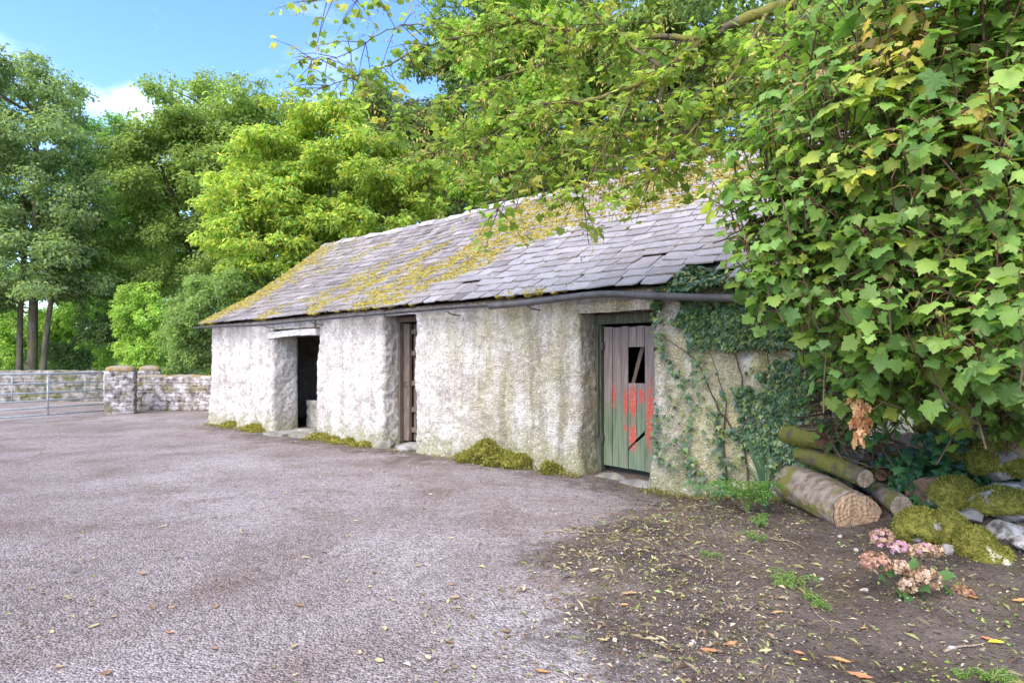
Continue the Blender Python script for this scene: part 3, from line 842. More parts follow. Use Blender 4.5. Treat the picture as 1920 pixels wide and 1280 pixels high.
# --- doorway 2 : timber frame and half open ledged door
fr = MB(); fr.box(6.13, 6.235, 0.30, 0.42, 0.08, 2.08); fr.box(6.13, 6.99, 0.28, 0.56, 2.081, 2.165)
f2 = link('door_frame', fr.mesh('door_frame', MT['old_timber']), shed)
door2 = link('door', (lambda g: (g.box(6.26, 6.40, 0.36, 0.42, 0.10, 2.05), g.mesh('door_stile', MT['old_timber']))[1])(MB()), shed, label='weathered brown plank door standing ajar')
for i in range(4):
    g = MB(); g.box(6.402 + i * 0.128, 6.526 + i * 0.128, 0.455, 0.48, 0.10 + 0.01 * (i % 2), 2.05)
    link('plank', g.mesh('plank', MT['old_timber']), door2)
for z_ in (0.28, 0.62, 1.06, 1.56, 1.92):
    g = MB(); g.box(6.402, 6.92, 0.405, 0.453, z_ - 0.04, z_ + 0.04)
    link('ledge', g.mesh('ledge', MT['old_timber']), door2)
g = MB(); g.tube([(6.33, 0.35, 1.0), (6.33, 0.31, 1.0), (6.33, 0.31, 1.08), (6.33, 0.35, 1.08)], 0.008, 6); link('handle', g.mesh('handle', MT['gutter_metal']), door2)
def rough_stone(name, c, r, mat, parent=None, seed=0, sub=3, amp=0.22, flat=0.0, smooth=False):
    v, f = ICO[sub]
    rs = np.random.default_rng(seed)
    off = rs.uniform(-50, 50, 3)
    d = 1 + amp * fbm(v + off, 1.3, 2, seed) + amp * 0.5 * fbm(v + off, 3.5, 3, seed + 1)
    q = v * d[:, None]
    # planar breaks
    for k in range(11):
        nrm_ = norm(rs.normal(size=3)); lim = rs.uniform(0.55, 0.88)
        h = q @ nrm_; q = q - np.outer(np.maximum(0, h - lim), nrm_) * 0.9
    q = q * np.asarray(r) + np.asarray(c)
    me = new_mesh(name, q, np.array(f), mat, smooth=smooth)
    return me, q, np.array(f)
me, _, _ = rough_stone('step_stone', (6.60, 0.20, 0.02), (0.40, 0.26, 0.11), MT['slab_stone'], seed=3, sub=2); link('step_stone', me, shed)
me, _, _ = rough_stone('step_stone', (6.12, 0.06, 0.03), (0.15, 0.20, 0.15), MT['slab_stone'], seed=4, sub=3); link('step_stone', me, shed)

# --- doorway 3 : frame, plank door with a missing pane and peeling red and green paint
fr = MB(); fr.box(9.97, 10.068, 0.40, 0.52, 0.0, 1.99); fr.box(9.97, 11.05, 0.38, 0.55, 1.90, 2.02); fr.box(10.0, 10.045, 0.36, 0.405, 0.45, 1.88)
link('door_frame', fr.mesh('door_frame', MT['green_frame']), shed)
g = MB(); wall_pier(g, 9.88, 11.08, 2.022, 2.15, t0=0.012, t1=0.5, rad=0.015); link('lintel', g.mesh('lintel', MT['wall'], True), shed)
edges = [10.075, 10.20, 10.335, 10.43, 10.55, 10.66, 10.80, 10.95]
door3 = None
WZ0, WZ1 = 1.145, 1.60
pl = []
for i in range(7):
    a, b = edges[i] + 0.0035, edges[i + 1] - 0.0035
    zb = 0.075 - 0.045 * (a - 10.07); zt = 1.865 - 0.01 * (i % 2)
    zb2 = 0.075 - 0.045 * (b - 10.07)
    spans = [(zb, zb2, zt, zt)]
    if i in (3, 4): spans = [(zb, zb2, WZ0, WZ0), (WZ1, WZ1, zt, zt)]
    if i == 5: a2 = a
    for (p0, p1, q0, q1) in spans:
        if i in (3, 4) and p0 < 0.5:
            # broken foot: cut on the diagonal, the patch below is a separate board
            z_at = lambda x: 0.24 + (x - 10.36) * 1.02
            pl.append([(a, z_at(a) + 0.012), (b, z_at(b) + 0.012), (b, q1), (a, q0)])
        else:
            pl.append([(a, p0), (b, p1), (b, q1), (a, q0)])
pl.append([(10.433, 0.06), (10.548, 0.055), (10.657, 0.050), (10.657, 0.50), (10.548, 0.405), (10.433, 0.29)])
mats_door = MT['door']
for i, poly in enumerate(pl):
    yo = 0.455 + RNG.normal(0, 0.0025) + (0.008 if i == len(pl) - 1 else 0)
    g = MB(); g.prism([(x, yo, z) for x, z in poly], (0, 0.024, 0))
    me = g.mesh('plank', mats_door)
    if door3 is None:
        door3 = link('door', me, shed, label='plank door with peeling red and green paint and a square hole')
    else:
        link('plank', me, door3)
for z_ in (0.35, 1.08, 1.66):
    g = MB(); g.box(10.09, 10.94, 0.492, 0.518, z_ - 0.05, z_ + 0.05); link('ledge', g.mesh('ledge', MT['old_timber']), door3)
g = MB(); g.prism([(10.42, 0.53, 1.10), (10.47, 0.53, 1.10), (10.62, 0.53, 1.62), (10.57, 0.53, 1.62)], (0, 0.02, 0)); link('broken_board', g.mesh('broken_board', MT['old_timber']), door3)
for z_ in (0.42, 1.62):
    g = MB(); g.box(10.04, 10.09, 0.395, 0.452, z_ - 0.05, z_ + 0.05); link('hinge', g.mesh('hinge', MT['gutter_metal']), door3)
for i, (c, r) in enumerate((((10.30, 0.24, -0.03), (0.32, 0.17, 0.06)), ((10.75, 0.16, -0.06), (0.30, 0.16, 0.06)))):
    me, _, _ = rough_stone('threshold_stone', c, r, MT['slab_stone'], seed=12 + i, sub=2); link('threshold_stone', me, shed)

# ------------------------------------------------------------------ broad leaf (5 lobes)
def lobed_leaf(seed=0, droop=0.35, fold=0.12):
    r = np.random.default_rng(seed)
    half = [(0.05, 0.0), (0.24, -0.12), (0.34, -0.13), (0.46, -0.05), (0.44, 0.05), (0.45, 0.14), (0.56, 0.20), (0.62, 0.29), (0.76, 0.42), (0.60, 0.45), (0.52, 0.51), (0.40, 0.52), (0.37, 0.60), (0.40, 0.70), (0.25, 0.76), (0.20, 0.85), (0.08, 0.91)]
    pts = [(0.0, 0.03)] + half + [(0.0, 1.02)] + [(-x, y) for x, y in half[::-1]]
    pts = np.array(pts) + r.normal(0, 0.018, (len(pts), 2))
    c = np.array([[0.0, 0.34]])
    mid = c + (pts - c) * 0.55
    allp = np.vstack([c, mid, pts])
    n = len(pts)
    x, y = allp[:, 0], allp[:, 1]
    z = fold * np.abs(x) - droop * (np.maximum(0, y - 0.3) ** 2 + 0.9 * x * x) + 0.02 * np.sin(9 * np.arctan2(y - 0.3, x) + seed)
    f = []
    for i in range(n):
        j = (i + 1) % n
        f.append((0, 1 + i, 1 + j)); f.append((1 + i, 1 + n + i, 1 + n + j)); f.append((1 + i, 1 + n + j, 1 + j))
    return np.column_stack([x, y, z]), np.array(f)
LV = [lobed_leaf(i, 0.15 + 0.13 * (i % 4), 0.05 + 0.06 * (i % 3)) for i in range(8)]
def lobed_lo(seed):
    v, f = lobed_leaf(seed, 0.15 + 0.13 * (seed % 4), 0.05 + 0.06 * (seed % 3))
    n = (len(v) - 1) // 2
    vv = np.vstack([v[:1], v[1 + n:]])
    return vv, np.array([(0, 1 + i, 1 + (i + 1) % n) for i in range(n)])
LVL = [lobed_lo(i) for i in range(8)]
def small_lobed(seed):   # cheap ivy / distant leaf: 5 points
    r = np.random.default_rng(seed)
    pts = np.array([(0, 0.05), (0.40, -0.05), (0.30, 0.22), (0.48, 0.42), (0.22, 0.50), (0, 1.0), (-0.22, 0.50), (-0.48, 0.42), (-0.30, 0.22), (-0.40, -0.05)]) + r.normal(0, 0.02, (10, 2))
    allp = np.vstack([[[0, 0.3]], pts]); x, y = allp.T
    z = 0.12 * np.abs(x) - 0.25 * (y - 0.3) ** 2 - 0.1 * x * x
    return np.column_stack([x, y, z]), np.array([(0, 1 + i, 1 + (i + 1) % 10) for i in range(10)])
IV = [small_lobed(i) for i in range(5)]

def leaf_frames(pos, nrm, tip):
    nrm = norm(nrm); t = norm(tip - nrm * np.sum(tip * nrm, 1, keepdims=True)); b = np.cross(t, nrm)
    return np.stack([b, t, nrm], 2)       # columns
def join_leaves(variants, pos, fr, size, col, vi):
    vs, fs, cs = [], [], []; off = 0
    for k, (v, f) in enumerate(variants):
        m = np.where(vi == k)[0]
        if not len(m): continue
        w_ = np.einsum('nij,vj->nvi', fr[m] * size[m][:, None, None], v) + pos[m][:, None]
        vs.append(w_.reshape(-1, 3)); fs.append((f[None] + (np.arange(len(m)) * len(v))[:, None, None]).reshape(-1, 3) + off)
        cs.append(np.repeat(col[m], len(v), 0)); off += len(m) * len(v)
    return np.vstack(vs), np.vstack(fs), np.vstack(cs)

def leaf_part(root, pos, nrm, tip, size, col, mat, variants, nobj, partname='leaf', restname='leaves', avoid=None):
    """the nobj leaves that show largest become objects of their own, the rest one joined part"""
    n = len(pos); vi = RNG.integers(len(variants), size=n)
    fr = leaf_frames(pos, nrm, tip)
    if variants is LV:
        fr[:, :, 0] *= RNG.uniform(0.72, 1.12, n)[:, None]; fr[:, :, 2] *= RNG.uniform(0.2, 2.3, n)[:, None]
    px = 960 + F * pos[:, 0] / np.maximum(pos[:, 1], 0.1); py = HOR - F * (pos[:, 2] - CAMH) / np.maximum(pos[:, 1], 0.1)
    score = size / pos[:, 1] * np.where((px > -20) & (px < 1940) & (py > -20) & (py < 1300), 1, 0)
    order = np.argsort(-score)
    big, rest = order[:nobj], order[nobj:]
    cache = {}
    for i in big:
        key = (int(vi[i]), int(col[i][0] * 60), int(col[i][1] * 30))
        if key not in cache:
            v, f = variants[vi[i]]
            cache[key] = new_mesh(partname, v, f, mat, np.tile(col[i], (len(v), 1)), True)
        o = link(partname, cache[key], root)
        M = np.eye(4); M[:3, :3] = fr[i] * size[i]; M[:3, 3] = pos[i] - np.array(root.location)
        o.matrix_local = Matrix(M.tolist())
    if len(rest):
        v, f, c = join_leaves(LVL if variants is LV else variants, pos[rest], fr[rest], size[rest], col[rest], vi[rest])
        wkid(restname, new_mesh(restname, v, f, mat, c, True), root, 'stuff')

# ------------------------------------------------------------------ background trees
def tree(name, label, base, trunks, crowns, nclump, leaves, pal, lsize=(0.10, 0.19), clump_r=(0.7, 1.3), seed=0, group='trees behind the shed and wall', aspect=0.6, cat='tree', limbs=26, up=0.6, wts=None, trunk_r=0.2, flat=0.6, mat='tree_leaf'):
    leaves = int(leaves * 1.35); nclump = int(nclump * 1.15)
    r = np.random.default_rng(seed)
    root = thing(name, label, cat, tuple(base), group=group)
    base = np.array(base, float)
    cc = []
    wts_c = np.array([c[1][0] * c[1][1] + c[1][0] * c[1][2] for c in crowns]); wts_c = wts_c / wts_c.sum()
    ci = r.choice(len(crowns), nclump, p=wts_c)
    for k in ci:
        c, rad = np.array(crowns[k][0], float), np.array(crowns[k][1], float)
        d = norm(r.normal(size=3)); rr_ = (0.35 + 0.65 * r.random() ** 0.45)
        cc.append(c + d * rad * rr_)
    cc = np.array(cc)
    cr = r.uniform(*clump_r, nclump)
    # leaves in flattened clumps made of smaller sprays
    wl = cr ** 2 / np.sum(cr ** 2)
    idx = r.choice(nclump, leaves, p=wl)
    nsp = 14
    spray = norm(r.normal(size=(nclump, nsp, 3))) * (0.45 + 0.55 * r.random((nclump, nsp, 1)))
    sp = spray[idx, r.integers(nsp, size=leaves)]
    d = norm(r.normal(size=(leaves, 3)))
    loc = sp * 0.85 + d * (0.40 * r.random((leaves, 1)) ** 0.5)
    loc[:, 2] *= flat
    pos = cc[idx] + loc * cr[idx][:, None]
    nrm = norm(loc) * 0.55 + np.array([0, 0, up]) + r.normal(0, 0.42, (leaves, 3))
    tint = (0.86 + 0.28 * r.random(nclump))[idx][:, None]
    col = mixcols(pal, leaves, r, wts) * tint * LEAF_GAIN * np.array([1.16, 1.0, 1.0])
    tipd = norm(loc) * 0.8 + r.normal(0, 0.5, (leaves, 3)) + np.array([0, 0, -0.35])
    v, f, c = leaf_quads(pos, nrm, r.uniform(*lsize, leaves), col, aspect, 0.15, tipd, r)
    wkid('crown', new_mesh('crown', v, f, MT[mat], c), root, 'stuff')
    # trunks and limbs
    tp = []
    for i, tr in enumerate(trunks):
        pts = curve(tr, 16)
        rad = np.linspace(1, 0.28, 16) * (trunk_r[i] if np.ndim(trunk_r) else trunk_r)
        m_ = MB(); m_.tube(pts, rad, 9, jit=0.12)
        wkid('trunk', m_.mesh('trunk', MT['bark'], True), root)
        tp += list(zip(pts[5:], rad[5:]))
    if limbs:
        m_ = MB()
        TP = np.array([p for p, _ in tp])
        for k in r.choice(nclump, min(limbs, nclump), replace=False):
            tgt = cc[k]
            below = TP[:, 2] < tgt[2] - 0.2
            dd = np.linalg.norm(TP - tgt, axis=1) + np.where(below, 0, 6)
            j = int(np.argmin(dd)); a_ = TP[j]
            midp = (a_ + tgt) / 2 + np.array([0, 0, 0.15 * np.linalg.norm(tgt - a_)]) + r.normal(0, 0.15, 3)
            L = np.linalg.norm(tgt - a_)
            pts = curve([a_, midp, tgt], 7)
            m_.tube(pts, np.linspace(min(tp[j][1] * 0.6, 0.02 + 0.014 * L), 0.012, 7), 5, cap=False)
        wkid('limbs', m_.mesh('limbs', MT['bark'], True), root, 'stuff')
    return root

G_MID = [(0.105, 0.165, 0.045), (0.13, 0.195, 0.05), (0.08, 0.135, 0.045), (0.155, 0.215, 0.055)]
G_DARK = [(0.075, 0.125, 0.045), (0.09, 0.145, 0.048), (0.058, 0.10, 0.04), (0.105, 0.165, 0.052)]
G_ASH = [(0.095, 0.155, 0.075), (0.12, 0.18, 0.08), (0.075, 0.125, 0.065), (0.145, 0.20, 0.075)]
G_LIME = [(0.165, 0.245, 0.05), (0.14, 0.22, 0.048), (0.205, 0.28, 0.052), (0.105, 0.175, 0.045), (0.25, 0.275, 0.06)]
G_BUSH = [(0.115, 0.185, 0.065), (0.145, 0.215, 0.07), (0.09, 0.145, 0.055)]
LEAF_GAIN = 1.9

def B(px, Y): return np.array([(px - 960) / F * Y, Y, 0.0])
def W(px, py, Y): return P(px, py, Y)
def E_(px, py, Y, rx, ry, rz): # crown ellipsoid by pixel centre, radii in metres
    return (P(px, py, Y), (rx, ry, rz))

# far-left multi-stem ash with tall grey green crown
Y = 24.0
tree('ash_tree', 'tall grey green tree with three dark trunks behind the metal gate', B(60, Y),
     [[B(36, Y), W(38, 600, Y), W(45, 450, Y), W(40, 300, Y)], [B(60, Y), W(62, 600, Y), W(66, 420, Y), W(70, 220, Y)], [B(76, Y), W(90, 600, Y), W(108, 500, Y), W(118, 330, Y)]],
     [E_(-60, 240, Y, 3.2, 3.0, 4.8), E_(40, 290, Y, 2.4, 2.2, 4.4), E_(30, 500, Y, 3.2, 2.4, 1.6), E_(130, 420, Y, 1.7, 1.5, 2.8)], 150, 60000, G_ASH, (0.10, 0.19), (0.6, 1.15), seed=1, trunk_r=[0.13, 0.21, 0.13], flat=0.6)
Y = 31.0
tree('ash_tree', 'slender pale feathery tree under the small white cloud', B(150, Y),
     [[B(150, Y), W(152, 500, Y), W(148, 300, Y), W(150, 170, Y)]],
     [E_(145, 290, Y, 1.6, 1.5, 4.4), E_(185, 420, Y, 2.2, 2.0, 3.8), E_(230, 330, Y, 1.2, 1.2, 3.2)], 62, 26000, [(0.095, 0.18, 0.06), (0.12, 0.215, 0.06), (0.075, 0.15, 0.05)], (0.12, 0.2), (0.6, 1.1), seed=2, trunk_r=0.2)
Y = 27.0
tree('sycamore_tree', 'big round dark green tree standing tallest left of the roof', B(385, Y),
     [[B(385, Y), W(388, 560, Y), W(395, 400, Y), W(410, 220, Y)], [W(388, 560, Y), W(340, 430, Y), W(310, 330, Y)]],
     [E_(415, 235, Y, 2.6, 2.4, 2.6), E_(400, 300, Y, 3.2, 2.6, 2.6), E_(500, 260, Y, 2.2, 2.0, 1.8), E_(340, 340, Y, 2.8, 2.4, 2.8), E_(480, 340, Y, 2.6, 2.4, 3.2), E_(300, 470, Y, 2.8, 2.2, 1.5), E_(420, 480, Y, 2.8, 2.2, 1.8)], 185, 84000, G_MID, (0.11, 0.21), (0.75, 1.3), seed=3, trunk_r=[0.34, 0.2], flat=0.55)
Y = 33.0
tree('sycamore_tree', 'mid green tree filling the gap behind the grey gate pier', B(250, Y),
     [[B(250, Y), W(252, 560, Y), W(256, 400, Y), W(250, 300, Y)]],
     [E_(240, 400, Y, 2.8, 2.5, 4.2), E_(200, 520, Y, 3.4, 2.2, 2.2), E_(290, 520, Y, 3.0, 2.2, 2.2)], 84, 30000, G_MID, (0.12, 0.22), (0.8, 1.3), seed=4, trunk_r=0.25)
# bright tree just behind the roof, many thin stems
Y = 19.5
tree('elder_tree', 'bright yellow green many stemmed tree rising behind the mossy gable', B(600, Y),
     [[B(520, Y), W(505, 560, Y), W(490, 440, Y), W(470, 360, Y)], [B(560, Y), W(556, 520, Y), W(540, 430, Y), W(520, 330, Y)], [B(610, Y), W(612, 500, Y), W(618, 400, Y), W(620, 280, Y)], [B(650, Y), W(672, 460, Y), W(690, 400, Y), W(720, 320, Y)], [B(700, Y), W(712, 450, Y), W(740, 390, Y), W(770, 340, Y)], [B(470, Y), W(455, 600, Y), W(430, 520, Y), W(408, 450, Y)]],
     [E_(500, 320, Y, 1.7, 1.5, 1.2), E_(600, 270, Y, 1.9, 1.7, 1.35), E_(690, 330, Y, 1.9, 1.6, 1.3), E_(770, 370, Y, 1.2, 1.2, 0.85), E_(450, 400, Y, 1.1, 1.1, 1.3), E_(580, 400, Y, 2.0, 1.6, 1.0), E_(500, 480, Y, 1.5, 1.2, 0.9), E_(660, 420, Y, 1.9, 1.4, 0.6), E_(420, 500, Y, 1.0, 0.9, 1.2), E_(560, 470, Y, 1.6, 1.2, 0.9), E_(505, 545, Y, 1.3, 1.0, 0.9), E_(450, 590, Y, 1.0, 0.8, 0.9), E_(600, 470, Y, 1.4, 1.0, 0.7)], 240, 74000, G_LIME, (0.10, 0.20), (0.45, 0.85), seed=5, trunk_r=[0.055, 0.07, 0.10, 0.07, 0.06, 0.04], aspect=0.42, flat=0.42, limbs=60)
Y = 23.0
tree('ash_tree', 'dark open crowned tree with sky showing through behind the ridge', B(850, Y),
     [[B(850, Y), W(850, 400, Y), W(846, 280, Y), W(840, 140, Y)], [W(850, 420, Y), W(880, 300, Y), W(910, 180, Y)]],
     [E_(840, 300, Y, 1.9, 1.6, 2.6), E_(900, 230, Y, 1.8, 1.6, 2.6), E_(830, 180, Y, 1.8, 1.4, 1.8), E_(900, 60, Y, 2.2, 1.6, 2.0), E_(990, 0, Y, 2.2, 1.6, 2.0), E_(760, 230, Y, 1.6, 1.4, 1.4)], 110, 34000, G_DARK, (0.10, 0.18), (0.5, 0.95), seed=6, trunk_r=[0.16, 0.1], limbs=40)
Y = 18.0
tree('sycamore_tree', 'light green leafy tree behind the middle of the ridge', B(1010, Y),
     [[B(1010, Y), W(1010, 330, Y), W(1000, 200, Y), W(990, 60, Y)]],
     [E_(980, 150, Y, 1.7, 1.5, 2.0), E_(1080, 230, Y, 1.7, 1.5, 1.7), E_(940, 60, Y, 1.5, 1.4, 1.4), E_(1060, 60, Y, 1.8, 1.4, 1.6), E_(930, 300, Y, 1.3, 1.2, 1.0), E_(1000, 330, Y, 1.3, 1.2, 0.8)], 100, 34000, [(0.12, 0.21, 0.035), (0.15, 0.245, 0.036), (0.085, 0.165, 0.032), (0.20, 0.24, 0.05)], (0.10, 0.19), (0.5, 0.95), seed=7, trunk_r=0.13)
Y = 16.0
tree('sycamore_tree', 'tall olive green tree behind the litter covered right ridge', B(1250, Y),
     [[B(1250, Y), W(1250, 300, Y), W(1255, 150, Y), W(1260, -60, Y)]],
     [E_(1180, 200, Y, 1.7, 1.5, 1.7), E_(1290, 120, Y, 1.8, 1.5, 2.2), E_(1160, 50, Y, 1.6, 1.5, 1.7), E_(1380, 180, Y, 1.7, 1.5, 2.0)], 84, 32000, G_MID + [(0.15, 0.18, 0.04)], (0.10, 0.19), (0.5, 0.95), seed=8, trunk_r=0.16)
Y = 13.5
tree('sycamore_tree', 'dense green tree hidden behind the orange tipped maple', B(1650, Y),
     [[B(1650, Y), W(1650, 400, Y), W(1640, 100, Y), W(1640, -200, Y)]],
     [E_(1560, 200, Y, 2.0, 1.5, 2.4), E_(1750, 200, Y, 2.2, 1.5, 2.8), E_(1500, 20, Y, 2.0, 1.5, 1.6), E_(1920, 350, Y, 2.2, 1.5, 3.0), E_(1800, 560, Y, 2.2, 1.2, 1.8)], 105, 28000, G_DARK, (0.12, 0.21), (0.6, 1.1), seed=9, trunk_r=0.2)
# bushes over the low walls
Y = 22.5
tree('bush', 'small yellow green bush behind the gate pier', B(268, Y), [[B(268, Y), W(270, 640, Y), W(272, 570, Y)]],
     [E_(270, 590, Y, 0.85, 0.8, 1.15), E_(280, 660, Y, 0.9, 0.8, 0.7)], 44, 15000, [(0.16, 0.26, 0.05), (0.13, 0.23, 0.05), (0.19, 0.27, 0.07)], (0.06, 0.12), (0.28, 0.5), seed=10, group='bushes behind the low wall', cat='bush', trunk_r=0.06, flat=0.9)
Y = 18.9
tree('laurel_bush', 'dense glossy green bush against the left end of the shed', B(400, Y), [[B(400, Y), W(400, 640, Y), W(400, 560, Y)]],
     [E_(390, 590, Y, 1.05, 0.9, 1.15), E_(350, 640, Y, 0.65, 0.6, 0.95), E_(440, 545, Y, 0.8, 0.8, 0.75), E_(370, 680, Y, 0.8, 0.5, 0.5)], 80, 24000, G_BUSH, (0.06, 0.115), (0.28, 0.5), seed=11, group='bushes behind the low wall', cat='bush', trunk_r=0.07, flat=0.9, aspect=0.5)
Y = 36.0
tree('bush', 'pale green thicket in the distance below the three dark trunks', B(150, Y), [[B(150, Y), W(150, 660, Y), W(150, 620, Y)]],
     [E_(0, 640, Y, 3.4, 1.5, 1.5), E_(120, 630, Y, 3.0, 1.5, 1.6), E_(210, 640, Y, 2.6, 1.5, 1.3), E_(-80, 600, Y, 3.0, 1.5, 2.0)], 90, 26000, [(0.17, 0.27, 0.065), (0.20, 0.30, 0.075), (0.13, 0.225, 0.055)], (0.12, 0.22), (0.5, 0.9), seed=12, group='bushes behind the low wall', cat='bush', trunk_r=0.06, flat=0.8)
Y = 25.5
tree('bush', 'low dark green bush behind the far wall beside the trunks', B(120, Y), [[B(120, Y), W(120, 690, Y), W(120, 660, Y)]],
     [E_(120, 668, Y, 1.1, 0.8, 0.5), E_(205, 600, Y, 0.9, 0.8, 1.2)], 34, 9000, G_DARK, (0.08, 0.15), (0.35, 0.6), seed=13, group='bushes behind the low wall', cat='bush', trunk_r=0.05, flat=0.8)
Y = 29.0
tree('hedge_thicket', 'sunlit pale green thicket filling the gap right of the three trunks', B(180, Y), [[B(180, Y), W(180, 660, Y), W(182, 600, Y)], [B(240, Y), W(240, 650, Y), W(236, 600, Y)]],
     [E_(170, 620, Y, 2.4, 1.2, 1.8), E_(250, 640, Y, 1.8, 1.2, 1.5), E_(320, 640, Y, 1.8, 1.2, 1.6), E_(60, 645, Y, 2.2, 1.2, 1.4), E_(-60, 620, Y, 2.6, 1.2, 1.8)], 110, 30000, [(0.17, 0.27, 0.065), (0.20, 0.30, 0.075), (0.13, 0.225, 0.055), (0.09, 0.17, 0.05)], (0.10, 0.19), (0.4, 0.8), seed=21, group='bushes behind the low wall', cat='bush', trunk_r=0.06, flat=0.8)
Y = 40.0
tree('sycamore_tree', 'hazy far tree closing the view behind the gate', B(120, Y), [[B(120, Y), W(120, 560, Y), W(122, 420, Y)]],
     [E_(60, 480, Y, 4.5, 2.5, 4.5), E_(220, 470, Y, 4.0, 2.5, 4.5), E_(330, 500, Y, 3.5, 2.5, 4.0), E_(-90, 500, Y, 4.5, 2.5, 4.5)], 110, 30000, [(0.12, 0.21, 0.075), (0.145, 0.24, 0.08), (0.095, 0.17, 0.065)], (0.2, 0.34), (0.9, 1.5), seed=22, trunk_r=0.3)
Y = 24.5
tree('elm_tree', 'dark leafy tree directly behind the ridge left of the open crown', B(760, Y), [[B(760, Y), W(762, 420, Y), W(758, 300, Y), W(750, 230, Y)]],
     [E_(740, 330, Y, 2.2, 1.6, 1.9), E_(820, 390, Y, 1.8, 1.4, 1.5), E_(900, 370, Y, 1.5, 1.2, 1.2), E_(660, 300, Y, 1.8, 1.4, 1.6), E_(700, 240, Y, 1.8, 1.4, 1.3), E_(640, 380, Y, 1.8, 1.2, 1.2), E_(980, 340, Y, 1.6, 1.2, 1.2)], 120, 30000, G_MID, (0.11, 0.2), (0.5, 0.95), seed=23, trunk_r=0.15)
# ------------------------------------------------------------------ low walls, pier and gate
def rubble_wall(name, label, p0, p1, h, thick, stone=(0.24, 0.10), seed=0, mat='rubble_white', z0=-0.1, cap=None, group=None, cat='wall', mortar='rubble_mortar'):
    p0 = np.array([*p0, 0.0]); p1 = np.array([*p1, 0.0])
    L = np.linalg.norm(p1 - p0); d = (p1 - p0) / L; nrm_ = np.array([d[1], -d[0], 0])
    if nrm_[1] > 0: nrm_ = -nrm_
    ang = math.atan2(d[1], d[0])
    root = thing(name, label, cat, tuple(p0), ang, group)
    r = np.random.default_rng(seed)
    sgn = 1 if np.allclose(np.array([math.sin(ang), -math.cos(ang), 0]), nrm_, atol=0.01) else -1
    core = MB()
    nx, nz = max(3, int(L / 0.12)), max(3, int(h / 0.1))
    X = np.linspace(0, L, nx); 
    vs, fs = [], []
    prof = [(-thick / 2, z0), (-thick / 2, h * 0.5), (-thick / 2, h), (0, h + 0.05), (thick / 2, h), (thick / 2, z0)]
    for x in X:
        for (y, z) in prof:
            q = np.array([[x, y, z]])
            vs.append((x + r.normal(0, 0.006), y + 0.03 * fbm(q, 3, 2, seed)[0], z + (0.03 * fbm(q, 4, 2, seed + 3)[0] if z > 0.1 else 0)))
    k = len(prof)
    for i in range(nx - 1):
        for j in range(k - 1): fs.append((i * k + j, i * k + j + 1, (i + 1) * k + j + 1, (i + 1) * k + j))
    fs += [tuple(range(k)), tuple((nx - 1) * k + j for j in range(k - 1, -1, -1))]
    core.add(vs, fs)
    link('core', core.mesh('core', MT[mortar]), root)
    protos = []
    for i in range(6):
        v, f = ICO[1]
        q = np.sign(v) * np.abs(v) ** 0.7 * (1 + 0.35 * fbm(v + i * 9, 1.6, 2, i)[:, None])
        protos.append(new_mesh('stone', q * 0.5, np.array(f), MT[mat]))
    z = 0.02
    while z < h - 0.03:
        hh = stone[1] * r.uniform(0.7, 1.25); x = r.uniform(-0.1, 0)
        if z + hh > h + 0.03: hh = h + 0.02 - z
        while x < L - 0.05:
            ww = stone[0] * r.uniform(0.5, 1.35)
            x0 = max(x, 0.0); x1 = min(x + ww, L)
            if x1 - x0 > 0.06:
                o = link('stone', protos[r.integers(6)], root)
                o.location = ((x0 + x1) / 2, -sgn * 0 + (-thick / 2 if sgn > 0 else thick / 2) * 1.0, z + hh / 2)
                o.rotation_euler = (r.normal(0, 0.05), r.normal(0, 0.05), r.normal(0, 0.03))
                o.scale = ((x1 - x0) * 1.15, 0.02 + 0.045 * r.random(), hh * 1.15)
            x += ww
        z += hh
    if cap:
        c = MB(); vs, fs = [], []
        prof = [(-thick / 2 - 0.03, h - 0.015), (-thick / 2 - 0.02, h + 0.03), (0, h + 0.075), (thick / 2 + 0.02, h + 0.03), (thick / 2 + 0.03, h - 0.015)]
        for x in X:
            for (y, zz) in prof:
                q = np.array([[x * 2, y * 3, zz]])
                vs.append((x, y + 0.02 * fbm(q, 3, 2, 5)[0], zz + 0.03 * fbm(q, 3, 2, 6)[0]))
        k = 5
        for i in range(nx - 1):
            for j in range(k - 1): fs.append((i * k + j, i * k + j + 1, (i + 1) * k + j + 1, (i + 1) * k + j))
        fs += [tuple(range(k)), tuple((nx - 1) * k + j for j in range(k - 1, -1, -1))]
        c.add(vs, fs); link('coping', c.mesh('coping', MT['cap_moss']), root)
    return root

rubble_wall('rubble_wall', 'low whitewashed rubble wall between the gate pier and the shed', (-11.15, 18.1), (-8.0, 18.1), 0.97, 0.4, seed=2, cap=True)
rubble_wall('rubble_wall', 'far rubble wall with ivy across the lane behind the gate', (-24.5, 22.0), (-13.2, 22.6), 1.08, 0.45, stone=(0.36, 0.15), seed=5, mat='far_rubble', mortar='far_rubble')
